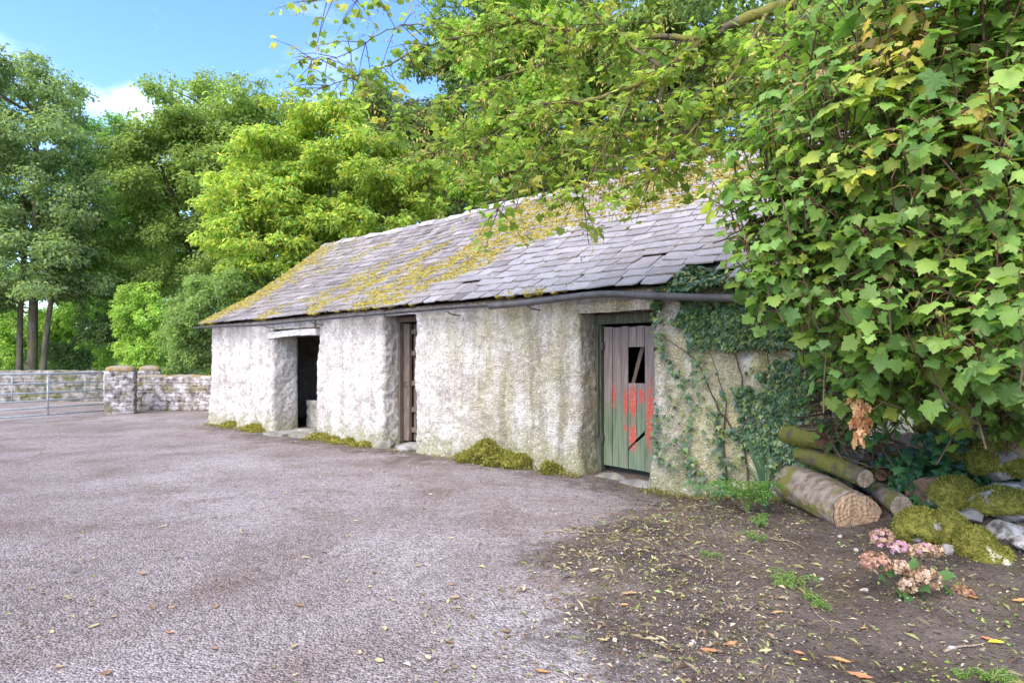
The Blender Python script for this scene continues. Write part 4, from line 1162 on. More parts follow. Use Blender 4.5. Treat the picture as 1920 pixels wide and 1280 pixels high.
# pier
def pier(label, c, sx, h, seed, group=None):
    root = thing('gate_pier', label, 'gate pier', (c[0], c[1], 0), 0.45, group)
    r = np.random.default_rng(seed)
    core = MB(); core.box(-sx / 2 + 0.02, sx / 2 - 0.02, -sx / 2 + 0.02, sx / 2 - 0.02, -0.1, h)
    link('shaft', core.mesh('shaft', MT['rubble_mortar']), root)
    protos = []
    for i in range(6):
        v, f = ICO[1]
        q = np.sign(v) * np.abs(v) ** 0.7 * (1 + 0.35 * fbm(v + i * 9, 1.6, 2, i)[:, None])
        protos.append(new_mesh('stone', q * 0.5, np.array(f), MT['rubble_white']))
    for face in range(4):
        z = 0.0
        while z < h - 0.03:
            hh = r.uniform(0.07, 0.15); hh = min(hh, h - z); x = -sx / 2
            while x < sx / 2 - 0.04:
                ww = min(r.uniform(0.10, 0.28), sx / 2 - x)
                if ww < 0.05: break
                o = link('stone', protos[r.integers(6)], root)
                a = face * math.pi / 2
                lx, ly = x + ww / 2, -sx / 2
                o.location = (lx * math.cos(a) - ly * math.sin(a), lx * math.sin(a) + ly * math.cos(a), z + hh / 2)
                o.rotation_euler = (0, r.normal(0, 0.04), a)
                o.scale = (ww * 1.15, 0.02 + 0.04 * r.random(), hh * 1.15)
                x += ww
            z += hh
    n = 12
    vs, fs = [], []
    rings = [(1.03, h - 0.01), (1.06, h + 0.04), (1.02, h + 0.10), (0.66, h + 0.15), (0.15, h + 0.17)]
    m = 24
    for (s_, z) in rings:
        for j in range(m):
            a = j / m * 2 * math.pi
            k = 1 / max(abs(math.cos(a)), abs(math.sin(a))); k = k ** 0.75
            q = np.array([[math.cos(a) * 2, math.sin(a) * 2, z * 4]])
            rr_ = sx / 2 * s_ * k * (1 + 0.06 * fbm(q, 1.5, 2, 3)[0])
            vs.append((rr_ * math.cos(a), rr_ * math.sin(a), z + 0.02 * fbm(q, 2, 2, 9)[0]))
    for i in range(len(rings) - 1):
        for j in range(m): fs.append((i * m + j, i * m + (j + 1) % m, (i + 1) * m + (j + 1) % m, (i + 1) * m + j))
    fs += [tuple(range(m - 1, -1, -1)), tuple((len(rings) - 1) * m + j for j in range(m))]
    c_ = MB(); c_.add(vs, fs); link('cap', c_.mesh('cap', MT['cap_moss'], True), root)
pier('square whitewashed stone gate pier with mossy domed cap beside the gate', (-10.80, 16.95), 0.66, 1.16, 3)
pier('second stone gate pier showing just behind the first one', (-11.15, 18.9), 0.55, 1.15, 4)
# gate
gp0 = np.array([-11.13, 16.75]); gp1 = np.array([-12.55, 13.5])
gl = np.linalg.norm(gp1 - gp0); gd = (gp1 - gp0) / gl
gate = thing('field_gate', 'galvanised steel tubular field gate with six bars at the left', 'gate', (gp0[0], gp0[1], 0), math.atan2(gd[1], gd[0]))
for z_ in (0.10, 0.28, 0.46, 0.66, 0.89, 1.13):
    g = MB(); g.tube([(0, 0, z_), (gl / 2, 0, z_ - 0.006), (gl, 0, z_)], 0.020 if z_ < 1.1 else 0.025, 8); link('bar', g.mesh('bar', MT['galvanised'], True), gate)
for x_, z0, z1, r_ in ((0.0, -0.02, 1.18, 0.03), (gl * 0.11 + 0.12, 0.46, 1.12, 0.014), (gl * 0.40, 0.08, 1.13, 0.022), (gl * 0.62, 0.46, 1.12, 0.014), (gl, 0.0, 1.15, 0.024)):
    g = MB(); g.tube([(x_, 0.004, z0), (x_, 0.004, z1)], r_, 8); link('upright', g.mesh('upright', MT['galvanised'], True), gate)

# ------------------------------------------------------------------ moss and fuzz helpers
MOSS_PAL = [(0.20, 0.19, 0.04), (0.27, 0.25, 0.05), (0.13, 0.135, 0.03), (0.34, 0.31, 0.07)]
def fuzz_on(q, f, n, length, pal, zmin=None, rng=RNG, mask=None):
    """short blades standing on a triangle mesh"""
    a, b, c = q[f[:, 0]], q[f[:, 1]], q[f[:, 2]]
    nr = np.cross(b - a, c - a); ar = np.linalg.norm(nr, axis=1) + 1e-12; nr = nr / ar[:, None]
    wt = ar.copy()
    if mask is not None: wt = wt * mask((a + b + c) / 3, nr)
    i = rng.choice(len(f), n, p=wt / wt.sum())
    u = rng.random((n, 1)); v = rng.random((n, 1)); fl = (u + v) > 1; u = np.where(fl, 1 - u, u); v = np.where(fl, 1 - v, v)
    p = a[i] + (b[i] - a[i]) * u + (c[i] - a[i]) * v
    tipd = nr[i] + rng.normal(0, 0.45, (n, 3)) + np.array([0, 0, 0.25])
    nn = np.cross(tipd, rng.normal(size=(n, 3)))
    return leaf_quads(p - nr[i] * 0.004, nn, length * rng.uniform(0.6, 1.4, n), mixcols(pal, n, rng), 0.35, 0.05, tipd, rng)

def moss_clump(label, blobs, nf=2600, length=0.036, group='moss clumps along the foot of the shed wall', pal=MOSS_PAL):
    c0 = np.array(blobs[0][0])
    root = thing('moss_clump', label, 'moss', (c0[0], c0[1], ground_z(c0[0], c0[1])), group=group)
    m_ = MB(); Q = []; FF = []; off = 0
    rb_ = np.random.default_rng(len(label)); more = []
    for (c, r) in blobs:
        for _ in range(7):
            k_ = rb_.uniform(0.3, 0.62); more.append((np.array(c) + rb_.normal(0, 0.55, 3) * np.array(r) * np.array([1, 0.6, 0.45]), np.array(r) * k_ * rb_.uniform(0.7, 1.3, 3)))
    for k, (c, r) in enumerate([(b_[0], np.array(b_[1]) * np.array([0.85, 0.85, 0.7])) for b_ in blobs] + more):
        v, f = ICO[2]
        d = 1 + 0.5 * fbm(v + k * 7.3, 2.6, 3, 50 + k)
        q = v * d[:, None] * np.asarray(r) + np.asarray(c)
        m_.add(q, f); Q.append(q); FF.append(np.array(f) + off); off += len(q)
    wkid('cushion', m_.mesh('cushion', MT['moss'], True), root)
    v, f, c = fuzz_on(np.vstack(Q), np.vstack(FF), int(nf * 2.6), length * 1.15, pal)
    wkid('shoots', new_mesh('shoots', v, f, MT['moss_fuzz'], c), root, 'stuff')
    return root
def sw(s_, t_, z_):
    p = shed_w(s_, t_, 0); return (p[0], p[1], ground_z(p[0], p[1]) + z_)
moss_clump('wide golden green moss cushion at the wall foot left of the painted door', [(sw(8.45, -0.12, 0.06), (0.20, 0.16, 0.16)), (sw(8.75, -0.13, 0.08), (0.24, 0.18, 0.19)), (sw(9.08, -0.12, 0.06), (0.22, 0.16, 0.15)), (sw(8.25, -0.10, 0.02), (0.14, 0.12, 0.10))], 5200)
moss_clump('small moss tuft at the corner beside the painted door', [(sw(9.62, -0.10, 0.03), (0.10, 0.09, 0.13))], 900)
moss_clump('leftmost moss tuft at the foot of the shed end', [(sw(1.15, -0.12, 0.02), (0.16, 0.10, 0.15))], 900, pal=[(0.28, 0.24, 0.04), (0.35, 0.29, 0.05), (0.2, 0.17, 0.03)])
moss_clump('moss tuft at the left edge of the open doorway', [(sw(2.1, -0.12, 0.02), (0.20, 0.12, 0.15)), (sw(2.35, -0.10, 0.0), (0.12, 0.10, 0.09))], 1300, pal=[(0.28, 0.24, 0.04), (0.35, 0.29, 0.05), (0.2, 0.17, 0.03)])
moss_clump('patchy moss strip between the open doorway and the brown door', [(sw(4.5, -0.10, 0.02), (0.2, 0.1, 0.12)), (sw(4.9, -0.10, 0.0), (0.22, 0.1, 0.10)), (sw(5.35, -0.1, 0.0), (0.18, 0.1, 0.12)), (sw(5.8, -0.1, 0.0), (0.14, 0.09, 0.10))], 2600, pal=[(0.26, 0.23, 0.04), (0.32, 0.27, 0.05), (0.16, 0.15, 0.03)])

n = 9000
gs = RNG.uniform(0.1, 12.9, n); q = np.stack([gs, gs * 0, gs * 0], 1)
dens = np.clip(0.28 + fbm(q, 1.1, 3, 95) * 0.9, 0, 1)
for a_, b_, z_ in OP: dens = np.where((gs > a_ + 0.1) & (gs < b_ - 0.1), 0.04, dens)
kp = RNG.random(n) < dens; gs = gs[kp]; n = len(gs)
gt = -0.10 - np.abs(RNG.normal(0, 0.07, n))
gw = SO + gs[:, None] * DV + gt[:, None] * NV
gw[:, 2] = np.maximum(gz(gw[:, 0], gw[:, 1]), np.where(gw[:, 0] > 0.9, soil_z(gw[:, 0], gw[:, 1]), -9)) + RNG.random(n) * 0.03
tipd = np.array([0, 0, 0.8]) + RNG.normal(0, 0.6, (n, 3))
v, f, c = leaf_quads(gw, np.cross(tipd, RNG.normal(size=(n, 3))), RNG.uniform(0.02, 0.06, n), mixcols([(0.22, 0.21, 0.045), (0.30, 0.26, 0.06), (0.14, 0.16, 0.04), (0.34, 0.27, 0.15), (0.24, 0.18, 0.10)], n), 0.3, 0.08, tipd)
link('wall_foot_growth', new_mesh('wall_foot_growth', v, f, MT['moss_fuzz'], c), kind='stuff', label='thin moss, grass and litter along the foot of the shed wall', cat='moss')
# moss fuzz on the roof
kp = RNG.choice(len(ms), min(len(ms), 9000), replace=False)
n = len(kp)
fzc = mixcols([(0.38, 0.31, 0.075), (0.46, 0.38, 0.10), (0.27, 0.21, 0.055), (0.22, 0.21, 0.045)], n * 2)
tt, zz = roof_tz(np.repeat(ms[kp], 2) , np.repeat(mu[kp], 2))
pp = np.stack([np.repeat(ms[kp], 2) + RNG.normal(0, 0.03, 2 * n), tt + RNG.normal(0, 0.02, 2 * n), zz + 0.04], 1)
tipd = np.array([0, -0.4, 0.8]) + RNG.normal(0, 0.5, (2 * n, 3))
v, f, c = leaf_quads(pp, np.cross(tipd, RNG.normal(size=(2 * n, 3))), RNG.uniform(0.02, 0.045, 2 * n), fzc, 0.4, 0.05, tipd)
link('moss_shoots', new_mesh('moss_shoots', v, f, MT['moss_fuzz'], c), roof, 'stuff')

# ------------------------------------------------------------------ ivy on the end of the wall
def ivy(name, label, P0, nrm, n, size, root_loc, group=None, pal=None):
    root = thing(name, label, 'ivy', root_loc, group=group)
    m = len(P0)
    tip = np.array([0, 0, -1.0]) + RNG.normal(0, 0.45, (m, 3))
    col = mixcols(pal or [(0.055, 0.105, 0.048), (0.08, 0.15, 0.055), (0.038, 0.078, 0.038), (0.19, 0.24, 0.06)], m, RNG, [0.34, 0.3, 0.16, 0.2])
    sz = RNG.uniform(*size, m)
    leaf_part(root, P0, nrm, tip, sz, col, MT['ivy_leaf'], IV, 260)
    return root
patches = [(11.30, 2.08, .26, .12), (11.62, 1.98, .30, .18), (12.0, 1.98, .32, .2), (12.4, 1.9, .36, .28), (11.62, 1.75, .18, .14), (11.72, 1.58, .12, .12), (12.0, 1.62, .13, .2), (12.3, 1.5, .26, .28), (12.62, 1.35, .25, .3), (12.0, 1.3, .07, .22), (12.08, 1.0, .10, .12), (12.38, .98, .22, .26), (12.65, .8, .22, .35), (12.18, .68, .12, .14), (12.45, .5, .24, .22), (12.75, 1.75, .3, .4), (12.8, .5, .22, .3), (11.85, 1.85, .3, .28), (12.2, 1.75, .3, .3), (11.5, 1.95, .3, .16), (12.2, 1.2, .18, .25), (12.55, 1.05, .3, .35)]
pp = []
for (a, b, c, d) in patches:
    k = int(2300 * c * d ** 0.6 * 4.4)
    ang = RNG.random(k) * 2 * math.pi; r_ = np.sqrt(RNG.random(k))
    pp.append(np.stack([a + c * r_ * np.cos(ang), np.zeros(k), b + d * r_ * np.sin(ang)], 1))
# thin climbing strands
strands = [[(11.12, 1.75), (11.18, 1.5), (11.30, 1.3), (11.42, 1.15)], [(11.07, 2.05), (11.1, 1.8), (11.14, 1.55)], [(11.10, 0.9), (11.08, 0.6), (11.12, 0.3)], [(11.45, 1.9), (11.5, 1.6), (11.62, 1.35)], [(11.85, 1.1), (11.8, 0.7), (11.86, 0.3)], [(11.5, 0.8), (11.45, 0.5), (11.5, 0.15)]]
for st in strands:
    c_ = curve([(a, 0, b) for a, b in st], 46); pp.append(c_ + RNG.normal(0, 0.03, c_.shape) * np.array([1, 0, 1]))
k = 1500; pp.insert(len(patches), np.stack([RNG.uniform(11.05, 12.95, k), np.zeros(k), RNG.uniform(0.0, 2.2, k)], 1))
npatch = sum(len(q) for q in pp[:len(patches)])
qq = pp[len(patches)]; pp[len(patches)] = qq[fbm(qq, 3.2, 3, 84) > 0.06 + 0.30 * sm(11.9, 11.5, qq[:, 0])]
pp = np.vstack(pp)
nn = fbm(pp, 4, 2, 81); nn[npatch:] = 1
pp = pp[(nn > -0.30) & (pp[:, 0] > 11.02) & (pp[:, 0] < 12.98) & (pp[:, 2] < 2.24)]
m = len(pp)
pp[:, 1] = -0.055 - RNG.random(m) * 0.075 - 0.05 * np.maximum(0, fbm(pp, 2.5, 1, 82))
ivw = SO + pp[:, :1] * DV + pp[:, 1:2] * NV + pp[:, 2:] * np.array([0, 0, 1.0])
nr = -NV + np.array([0, 0, 0.55]) + RNG.normal(0, 0.35, (m, 3))
bw = shed_w(12.1, -0.12, 0)
ivy_root = ivy('ivy', 'dark green ivy spreading over the wall right of the painted door', ivw, nr, m, (0.032, 0.072), (bw[0], bw[1], ground_z(bw[0], bw[1])))
g = MB()
for st in [[(12.1, 0.0), (12.05, 0.8), (12.0, 1.4), (11.7, 1.9), (11.3, 2.1)], [(12.4, 0.0), (12.35, 0.7), (12.3, 1.5), (12.5, 2.1)], [(12.1, 0.5), (11.8, 0.9), (11.55, 1.4), (11.15, 1.7)], [(11.9, 0.0), (11.84, 0.6), (11.86, 1.0), (11.7, 1.5)], [(12.6, 0), (12.7, 0.9), (12.6, 1.8)]]:
    c_ = curve([shed_w(a, -0.06, b) for a, b in st], 24)
    g.tube(c_ + RNG.normal(0, 0.006, c_.shape), np.linspace(0.012, 0.004, 24), 5)
wkid('stem', g.mesh('stem', MT['twig']), ivy_root)
# ivy and moss hump on the broken eave
k = 2600
pp = np.stack([RNG.uniform(11.0, 12.9, k), RNG.uniform(-0.26, 0.12, k), np.zeros(k)], 1)
hh = 2.18 + 0.20 * sm(-0.26, 0.1, pp[:, 1]) + 0.10 * fbm(pp, 2.2, 2, 83) + 0.05 * sm(11.0, 11.5, pp[:, 0])
pp[:, 2] = hh - 0.06 + RNG.random(k) * 0.07
keepm = (RNG.random(k) < sm(10.95, 11.5, pp[:, 0])) & ~((pp[:, 0] > 11.75) & (pp[:, 0] < 12.4) & (pp[:, 1] > 0.02))
pp = pp[keepm]; m = len(pp)
wv = SO + pp[:, :1] * DV + pp[:, 1:2] * NV + pp[:, 2:] * np.array([0, 0, 1.0])
bw = shed_w(11.9, -0.1, 2.2)
ivy('ivy', 'tangle of ivy and moss over the broken eave above the pipe', wv, -NV * 0.6 + np.array([0, 0, 0.9]) + RNG.normal(0, 0.4, (m, 3)), m, (0.04, 0.075), tuple(bw),
    pal=[(0.05, 0.10, 0.04), (0.10, 0.16, 0.045), (0.03, 0.07, 0.03), (0.24, 0.22, 0.05)])

# ------------------------------------------------------------------ sycamore shrub on the right
SYC_PAL = np.array([(0.17, 0.285, 0.06), (0.225, 0.345, 0.068), (0.13, 0.235, 0.06), (0.29, 0.395, 0.075), (0.40, 0.44, 0.085)])
def shrub(name, label, root_loc, ells, nshoot, per, size, seed, nobj, accents, stems, pal=SYC_PAL, wts=(0.3, 0.3, 0.18, 0.16, 0.06), stem_r=0.03):
    r = np.random.default_rng(seed)
    root = thing(name, label, 'shrub', root_loc)
    vol = np.array([e[1][0] * e[1][2] for e in ells]); vol = vol / vol.sum()
    core = np.array(root_loc) + np.array([0, 0, 0.8])
    tips = []; outs = []
    for k in r.choice(len(ells), nshoot, p=vol):
        c, rad = np.array(ells[k][0]), np.array(ells[k][1])
        d = norm(r.normal(size=3))
        if d[1] > 0.45: d[1] *= -1
        rr_ = 0.45 + 0.58 * r.random() ** 0.5
        tips.append(c + d * rad * rr_); outs.append(d)
    tips = np.array(tips); outs = np.array(outs)
    pos, nrm, tp, sz, col, tw = [], [], [], [], [], MB()
    for i in range(nshoot):
        o = outs[i]; p = tips[i]
        ax = norm(o * 0.6 + np.array([0, 0, 0.75]) + r.normal(0, 0.2, 3))
        L = r.uniform(0.12, 0.30)
        base = p - ax * L
        tw.tube([base - ax * 0.18 + r.normal(0, 0.03, 3), base, p], [0.006, 0.005, 0.003], 4, cap=False)
        hue = pal[r.choice(len(pal), p=wts)]
        acc = None
        for (ac, ar, acol) in accents:
            if np.linalg.norm(p - ac) < ar and r.random() < 0.8: acc = np.array(acol)
        for j in range(per):
            fr_ = j / max(1, per - 1)
            a = j * 1.571 + r.normal(0, 0.3) + (i % 7)
            side = norm(np.cross(ax, [math.cos(a), math.sin(a), 0.1]))
            dirv = norm(side * 0.9 + o * 0.35 + np.array([0, 0, -0.12]))
            q = base + ax * L * fr_
            pl_ = r.uniform(0.05, 0.11)
            lp = q + dirv * pl_ + np.array([0, 0, 0.02])
            if j % 2 == 0: tw.tube([q, (q + lp) / 2 + np.array([0, 0, 0.012]), lp], 0.0022, 3, 1, cap=False)
            s_ = (size[0] + (size[1] - size[0]) * r.random() ** 1.3) * (1.08 - 0.5 * fr_)
            pos.append(lp); nrm.append(np.array([0, 0, 0.85]) + o * 0.55 + dirv * 0.25 + r.normal(0, 0.36, 3)); tp.append(dirv + np.array([0, 0, -0.55]) + r.normal(0, 0.18, 3)); sz.append(s_)
            cc = hue * r.uniform(0.72, 1.32)
            if acc is not None: cc = acc * r.uniform(0.75, 1.15) * (0.4 + 0.6 * fr_) + cc * 0.6 * (1 - fr_)
            col.append(cc)
    leaf_part(root, np.array(pos), np.array(nrm), np.array(tp), np.array(sz), np.array(col), MT['broad_leaf'], LV, nobj)
    me = tw.mesh('twigs', [MT['twig'], MT['red_twig']]); wkid('twigs', me, root, 'stuff')
    for st in stems:
        g = MB(); c_ = curve(st, 18); g.tube(c_ + r.normal(0, 0.008, c_.shape), np.linspace(1, 0.3, 18) * stem_r, 7); wkid('stem', g.mesh('stem', MT['bark'], True), root)
    # side branches joining shoots to stems
    SP = np.vstack([curve(st, 18) for st in stems]); g = MB()
    for i in r.choice(nshoot, min(nshoot, 150), replace=False):
        b_ = tips[i] - np.array([0, 0, 0.3]); low = SP[:, 2] < b_[2] + 0.1
        j = int(np.argmin(np.linalg.norm(SP - b_, axis=1) + np.where(low, 0, 3)))
        g.tube(curve([SP[j], (SP[j] + b_) / 2 + r.normal(0, 0.06, 3), b_], 6), np.linspace(0.011, 0.005, 6), 4, cap=False)
    wkid('branches', g.mesh('branches', MT['twig']), root, 'stuff')
    return root
sb_ = (4.15, 5.15, ground_z(4.15, 5.15))
def S3(px, py, Y): return P(px, py, Y)
ORANGE, YEL, PINK = (0.66, 0.42, 0.11), (0.56, 0.53, 0.09), (0.62, 0.40, 0.25)
shrub('sycamore_shrub', 'large sycamore shrub with yellow and orange young leaves at the right', sb_,
      [((2.75, 4.15, 2.85), (1.15, 0.95, 1.05)), ((2.55, 4.25, 2.0), (0.75, 0.75, 0.55)), ((3.3, 3.75, 1.72), (0.95, 0.7, 0.62)), ((3.6, 4.1, 2.6), (1.2, 1.0, 1.4)), ((2.9, 4.0, 3.7), (1.1, 0.9, 0.85)), ((1.95, 4.5, 2.75), (0.55, 0.45, 0.45)), ((3.7, 4.3, 1.55), (0.9, 0.7, 0.6)), ((2.0, 4.45, 2.3), (0.5, 0.35, 0.55)), ((2.7, 4.6, 1.6), (0.5, 0.45, 0.5)), ((3.4, 5.0, 1.85), (0.7, 0.4, 0.8)), ((2.9, 4.95, 3.0), (0.9, 0.3, 1.2))],
      2700, 7, (0.045, 0.14), 3, 300,
      [(S3(1650, 60, 3.6), 0.28, ORANGE), (S3(1660, 180, 3.5), 0.22, YEL), (S3(1570, 120, 3.8), 0.2, PINK), (S3(1440, 250, 4.2), 0.16, ORANGE), (S3(1770, 60, 3.6), 0.14, PINK), (S3(1545, 450, 3.6), 0.16, YEL), (S3(1880, 170, 3.5), 0.2, YEL), (S3(1900, 680, 3.2), 0.14, ORANGE), (S3(1580, 300, 3.6), 0.2, YEL), (S3(1820, 230, 3.5), 0.18, ORANGE)],
      [[(4.15, 5.15, 0.2), (3.9, 4.9, 1.2), (3.3, 4.5, 2.2), (2.9, 4.2, 3.3)], [(4.2, 5.15, 0.2), (4.1, 4.8, 1.4), (3.95, 4.4, 2.6), (3.8, 4.2, 3.8)], [(4.1, 5.15, 0.2), (3.5, 4.9, 1.2), (2.7, 4.6, 2.0), (2.0, 4.5, 2.6)], [(4.15, 5.15, 0.2), (3.9, 4.7, 1.1), (3.4, 4.1, 1.6), (3.0, 3.7, 1.9)]])
# smaller seedlings leaning on the wall beside the log pile
shrub('sycamore_seedling', 'small leafy sapling leaning over the mossy logs by the ivy wall', (3.0, 5.6, ground_z(3.0, 5.6)),
      [((2.85, 5.35, 1.25), (0.38, 0.3, 0.40)), ((3.15, 5.2, 0.95), (0.22, 0.2, 0.22)), ((2.7, 5.3, 1.75), (0.4, 0.3, 0.35))], 110, 6, (0.05, 0.09), 11, 120, [], [[(3.0, 5.6, 0.2), (2.95, 5.5, 0.7), (2.85, 5.4, 1.3)], [(3.0, 5.6, 0.2), (2.85, 5.5, 1.0), (2.72, 5.4, 1.7)]], stem_r=0.014,
      pal=np.array([(0.06, 0.17, 0.05), (0.085, 0.21, 0.055), (0.05, 0.14, 0.05), (0.12, 0.25, 0.06), (0.16, 0.28, 0.06)]))

# ------------------------------------------------------------------ overhanging sycamore
over = thing('overhanging_sycamore', 'mature sycamore whose mossy limb and sprays hang across the top', 'tree', (4.7, 5.9, ground_z(4.7, 5.9)))
g = MB(); c_ = curve([(4.7, 5.9, 0.1), (4.68, 5.85, 1.5), (4.6, 5.8, 3.0), (4.7, 5.9, 4.6), (4.8, 6.0, 7.5)], 26)
g.tube(c_, np.linspace(0.30, 0.16, 26), 12, jit=0.1); wkid('trunk', g.mesh('trunk', MT['mossy_bark'], True), over)
def Q(*a): return [P(*q) for q in a]
BR = [(Q((1780, -160, 5.5), (1700, -80, 5.3), (1560, -15, 5.3), (1440, 20, 5.3), (1340, 65, 5.3), (1250, 130, 5.4), (1190, 160, 5.5), (1100, 190, 5.7), (1070, 190, 5.8)), 0.075, 0.010, 60),
      (Q((1345, 65, 5.3), (1280, 72, 5.5), (1180, 66, 5.8), (1060, 55, 6.1), (975, 35, 6.3), (880, -5, 6.4)), 0.034, 0.010, 190),
      (Q((985, 38, 6.3), (880, 65, 6.4), (790, 90, 6.5), (720, 125, 6.6), (660, 145, 6.7), (590, 170, 6.8)), 0.015, 0.004, 130),
      (Q((1070, 60, 6.1), (1040, 110, 6.1), (960, 140, 6.2), (870, 170, 6.3), (790, 210, 6.4), (700, 250, 6.5)), 0.018, 0.004, 160),
      (Q((1070, 190, 5.8), (1050, 220, 5.7), (1020, 270, 5.6), (975, 340, 5.5), (920, 410, 5.4)), 0.012, 0.003, 80),
      (Q((1245, 130, 5.4), (1140, 50, 5.7), (1080, -10, 5.8)), 0.022, 0.010, 110),
      (Q((1250, 130, 5.4), (1240, 170, 5.35), (1236, 200, 5.3)), 0.03, 0.02, 0),
      (Q((1190, 160, 5.5), (1150, 250, 5.4), (1110, 320, 5.3), (1080, 390, 5.2)), 0.010, 0.003, 120),
      (Q((880, 65, 6.4), (800, 45, 6.5), (720, 60, 6.6), (640, 105, 6.7), (555, 112, 6.8)), 0.009, 0.003, 90),
      (Q((1440, 20, 5.3), (1380, 130, 5.1), (1310, 230, 5.0), (1230, 320, 4.9)), 0.020, 0.004, 190),
      (Q((800, -60, 6.6), (700, -10, 6.7), (630, -5, 6.7), (570, 6, 6.8)), 0.010, 0.003, 50),
      (Q((1560, -15, 5.3), (1500, 40, 5.1), (1470, 90, 4.9), (1400, 180, 4.8)), 0.03, 0.005, 130),
      (Q((1100, 190, 5.7), (1010, 200, 5.8), (930, 250, 5.9), (850, 300, 6.0)), 0.010, 0.003, 120),
      (Q((1340, 65, 5.3), (1300, 160, 5.5), (1200, 250, 5.7), (1150, 290, 5.8)), 0.013, 0.003, 170),
      (Q((1300, 160, 5.5), (1290, 230, 5.4), (1250, 300, 5.3), (1210, 350, 5.2)), 0.010, 0.003, 130),
      (Q((1200, 250, 5.7), (1120, 260, 5.8), (1040, 300, 5.9), (980, 330, 5.9)), 0.009, 0.003, 130),
      (Q((960, 140, 6.2), (900, 200, 6.2), (840, 260, 6.2), (800, 310, 6.2)), 0.009, 0.003, 110)]
pos, nrm, tp, sz, col = [], [], [], [], []
tw = MB()
ro = np.random.default_rng(77)
sd_pos = []
for (pts, r0, r1, nl) in BR:
    L = sum(np.linalg.norm(pts[i + 1] - pts[i]) for i in range(len(pts) - 1))
    c_ = curve(pts, max(10, int(L * 12)))
    g = MB(); g.tube(c_ + ro.normal(0, 0.006, c_.shape), np.linspace(r0, r1, len(c_)), 8, jit=0.25 if r0 > 0.02 else 0)
    wkid('branch', g.mesh('branch', MT['mossy_bark'], True), over)
    for k in range(int(nl * 0.36)):
        t = ro.random() ** 0.8; j = int(t * (len(c_) - 1)); b_ = c_[j]
        dirv = norm(ro.normal(size=3) * np.array([1, 0.9, 0.55]) + np.array([-0.25, 0, -0.35]))
        l_ = ro.uniform(0.15, 0.55)
        e_ = b_ + dirv * l_ + np.array([0, 0, -0.05])
        tw.tube([b_, (b_ + e_) / 2 + np.array([0, 0, 0.03]), e_], [0.005, 0.004, 0.002], 4, cap=False)
        if ro.random() < 0.4: sd_pos.append(e_)
        hue = np.array([(0.16, 0.235, 0.045), (0.125, 0.20, 0.042), (0.20, 0.255, 0.05), (0.25, 0.235, 0.055)])[ro.choice(4, p=[0.38, 0.32, 0.22, 0.08])]
        for m_i in range(ro.integers(4, 8)):
            f_ = ro.uniform(0.35, 1.0); q = b_ + (e_ - b_) * f_
            a = ro.random() * 6.283
            out = np.array([math.cos(a), math.sin(a), ro.normal(-0.15, 0.25)])
            lp = q + out * 0.06
            pos.append(lp); nrm.append(np.array([0, 0, 1.0]) + out * 0.35 + ro.normal(0, 0.28, 3)); tp.append(out + np.array([0, 0, -0.45])); sz.append(ro.uniform(0.045, 0.09)); col.append(hue * ro.uniform(0.9, 1.4))
wkid('twigs', tw.mesh('twigs', MT['twig']), over, 'stuff')
leaf_part(over, np.array(pos), np.array(nrm), np.array(tp), np.array(sz), np.array(col) * np.array([1.25, 1.15, 1.1]), MT['canopy_leaf'], LV, 300)
# hanging winged seeds
sp_ = np.repeat(np.array(sd_pos), 12, 0) + ro.normal(0, 0.045, (len(sd_pos) * 12, 3)); n = len(sp_)
tipd = np.array([0, 0, -1.0]) + ro.normal(0, 0.4, (n, 3))
v, f, c = leaf_quads(sp_ - np.array([0, 0, 0.05]), np.cross(tipd, ro.normal(size=(n, 3))), ro.uniform(0.03, 0.05, n), mixcols([(0.36, 0.24, 0.09), (0.42, 0.32, 0.10), (0.30, 0.28, 0.08)], n), 0.4, 0.05, tipd)
wkid('seeds', new_mesh('seeds', v, f, MT['petal'], c), over, 'stuff')

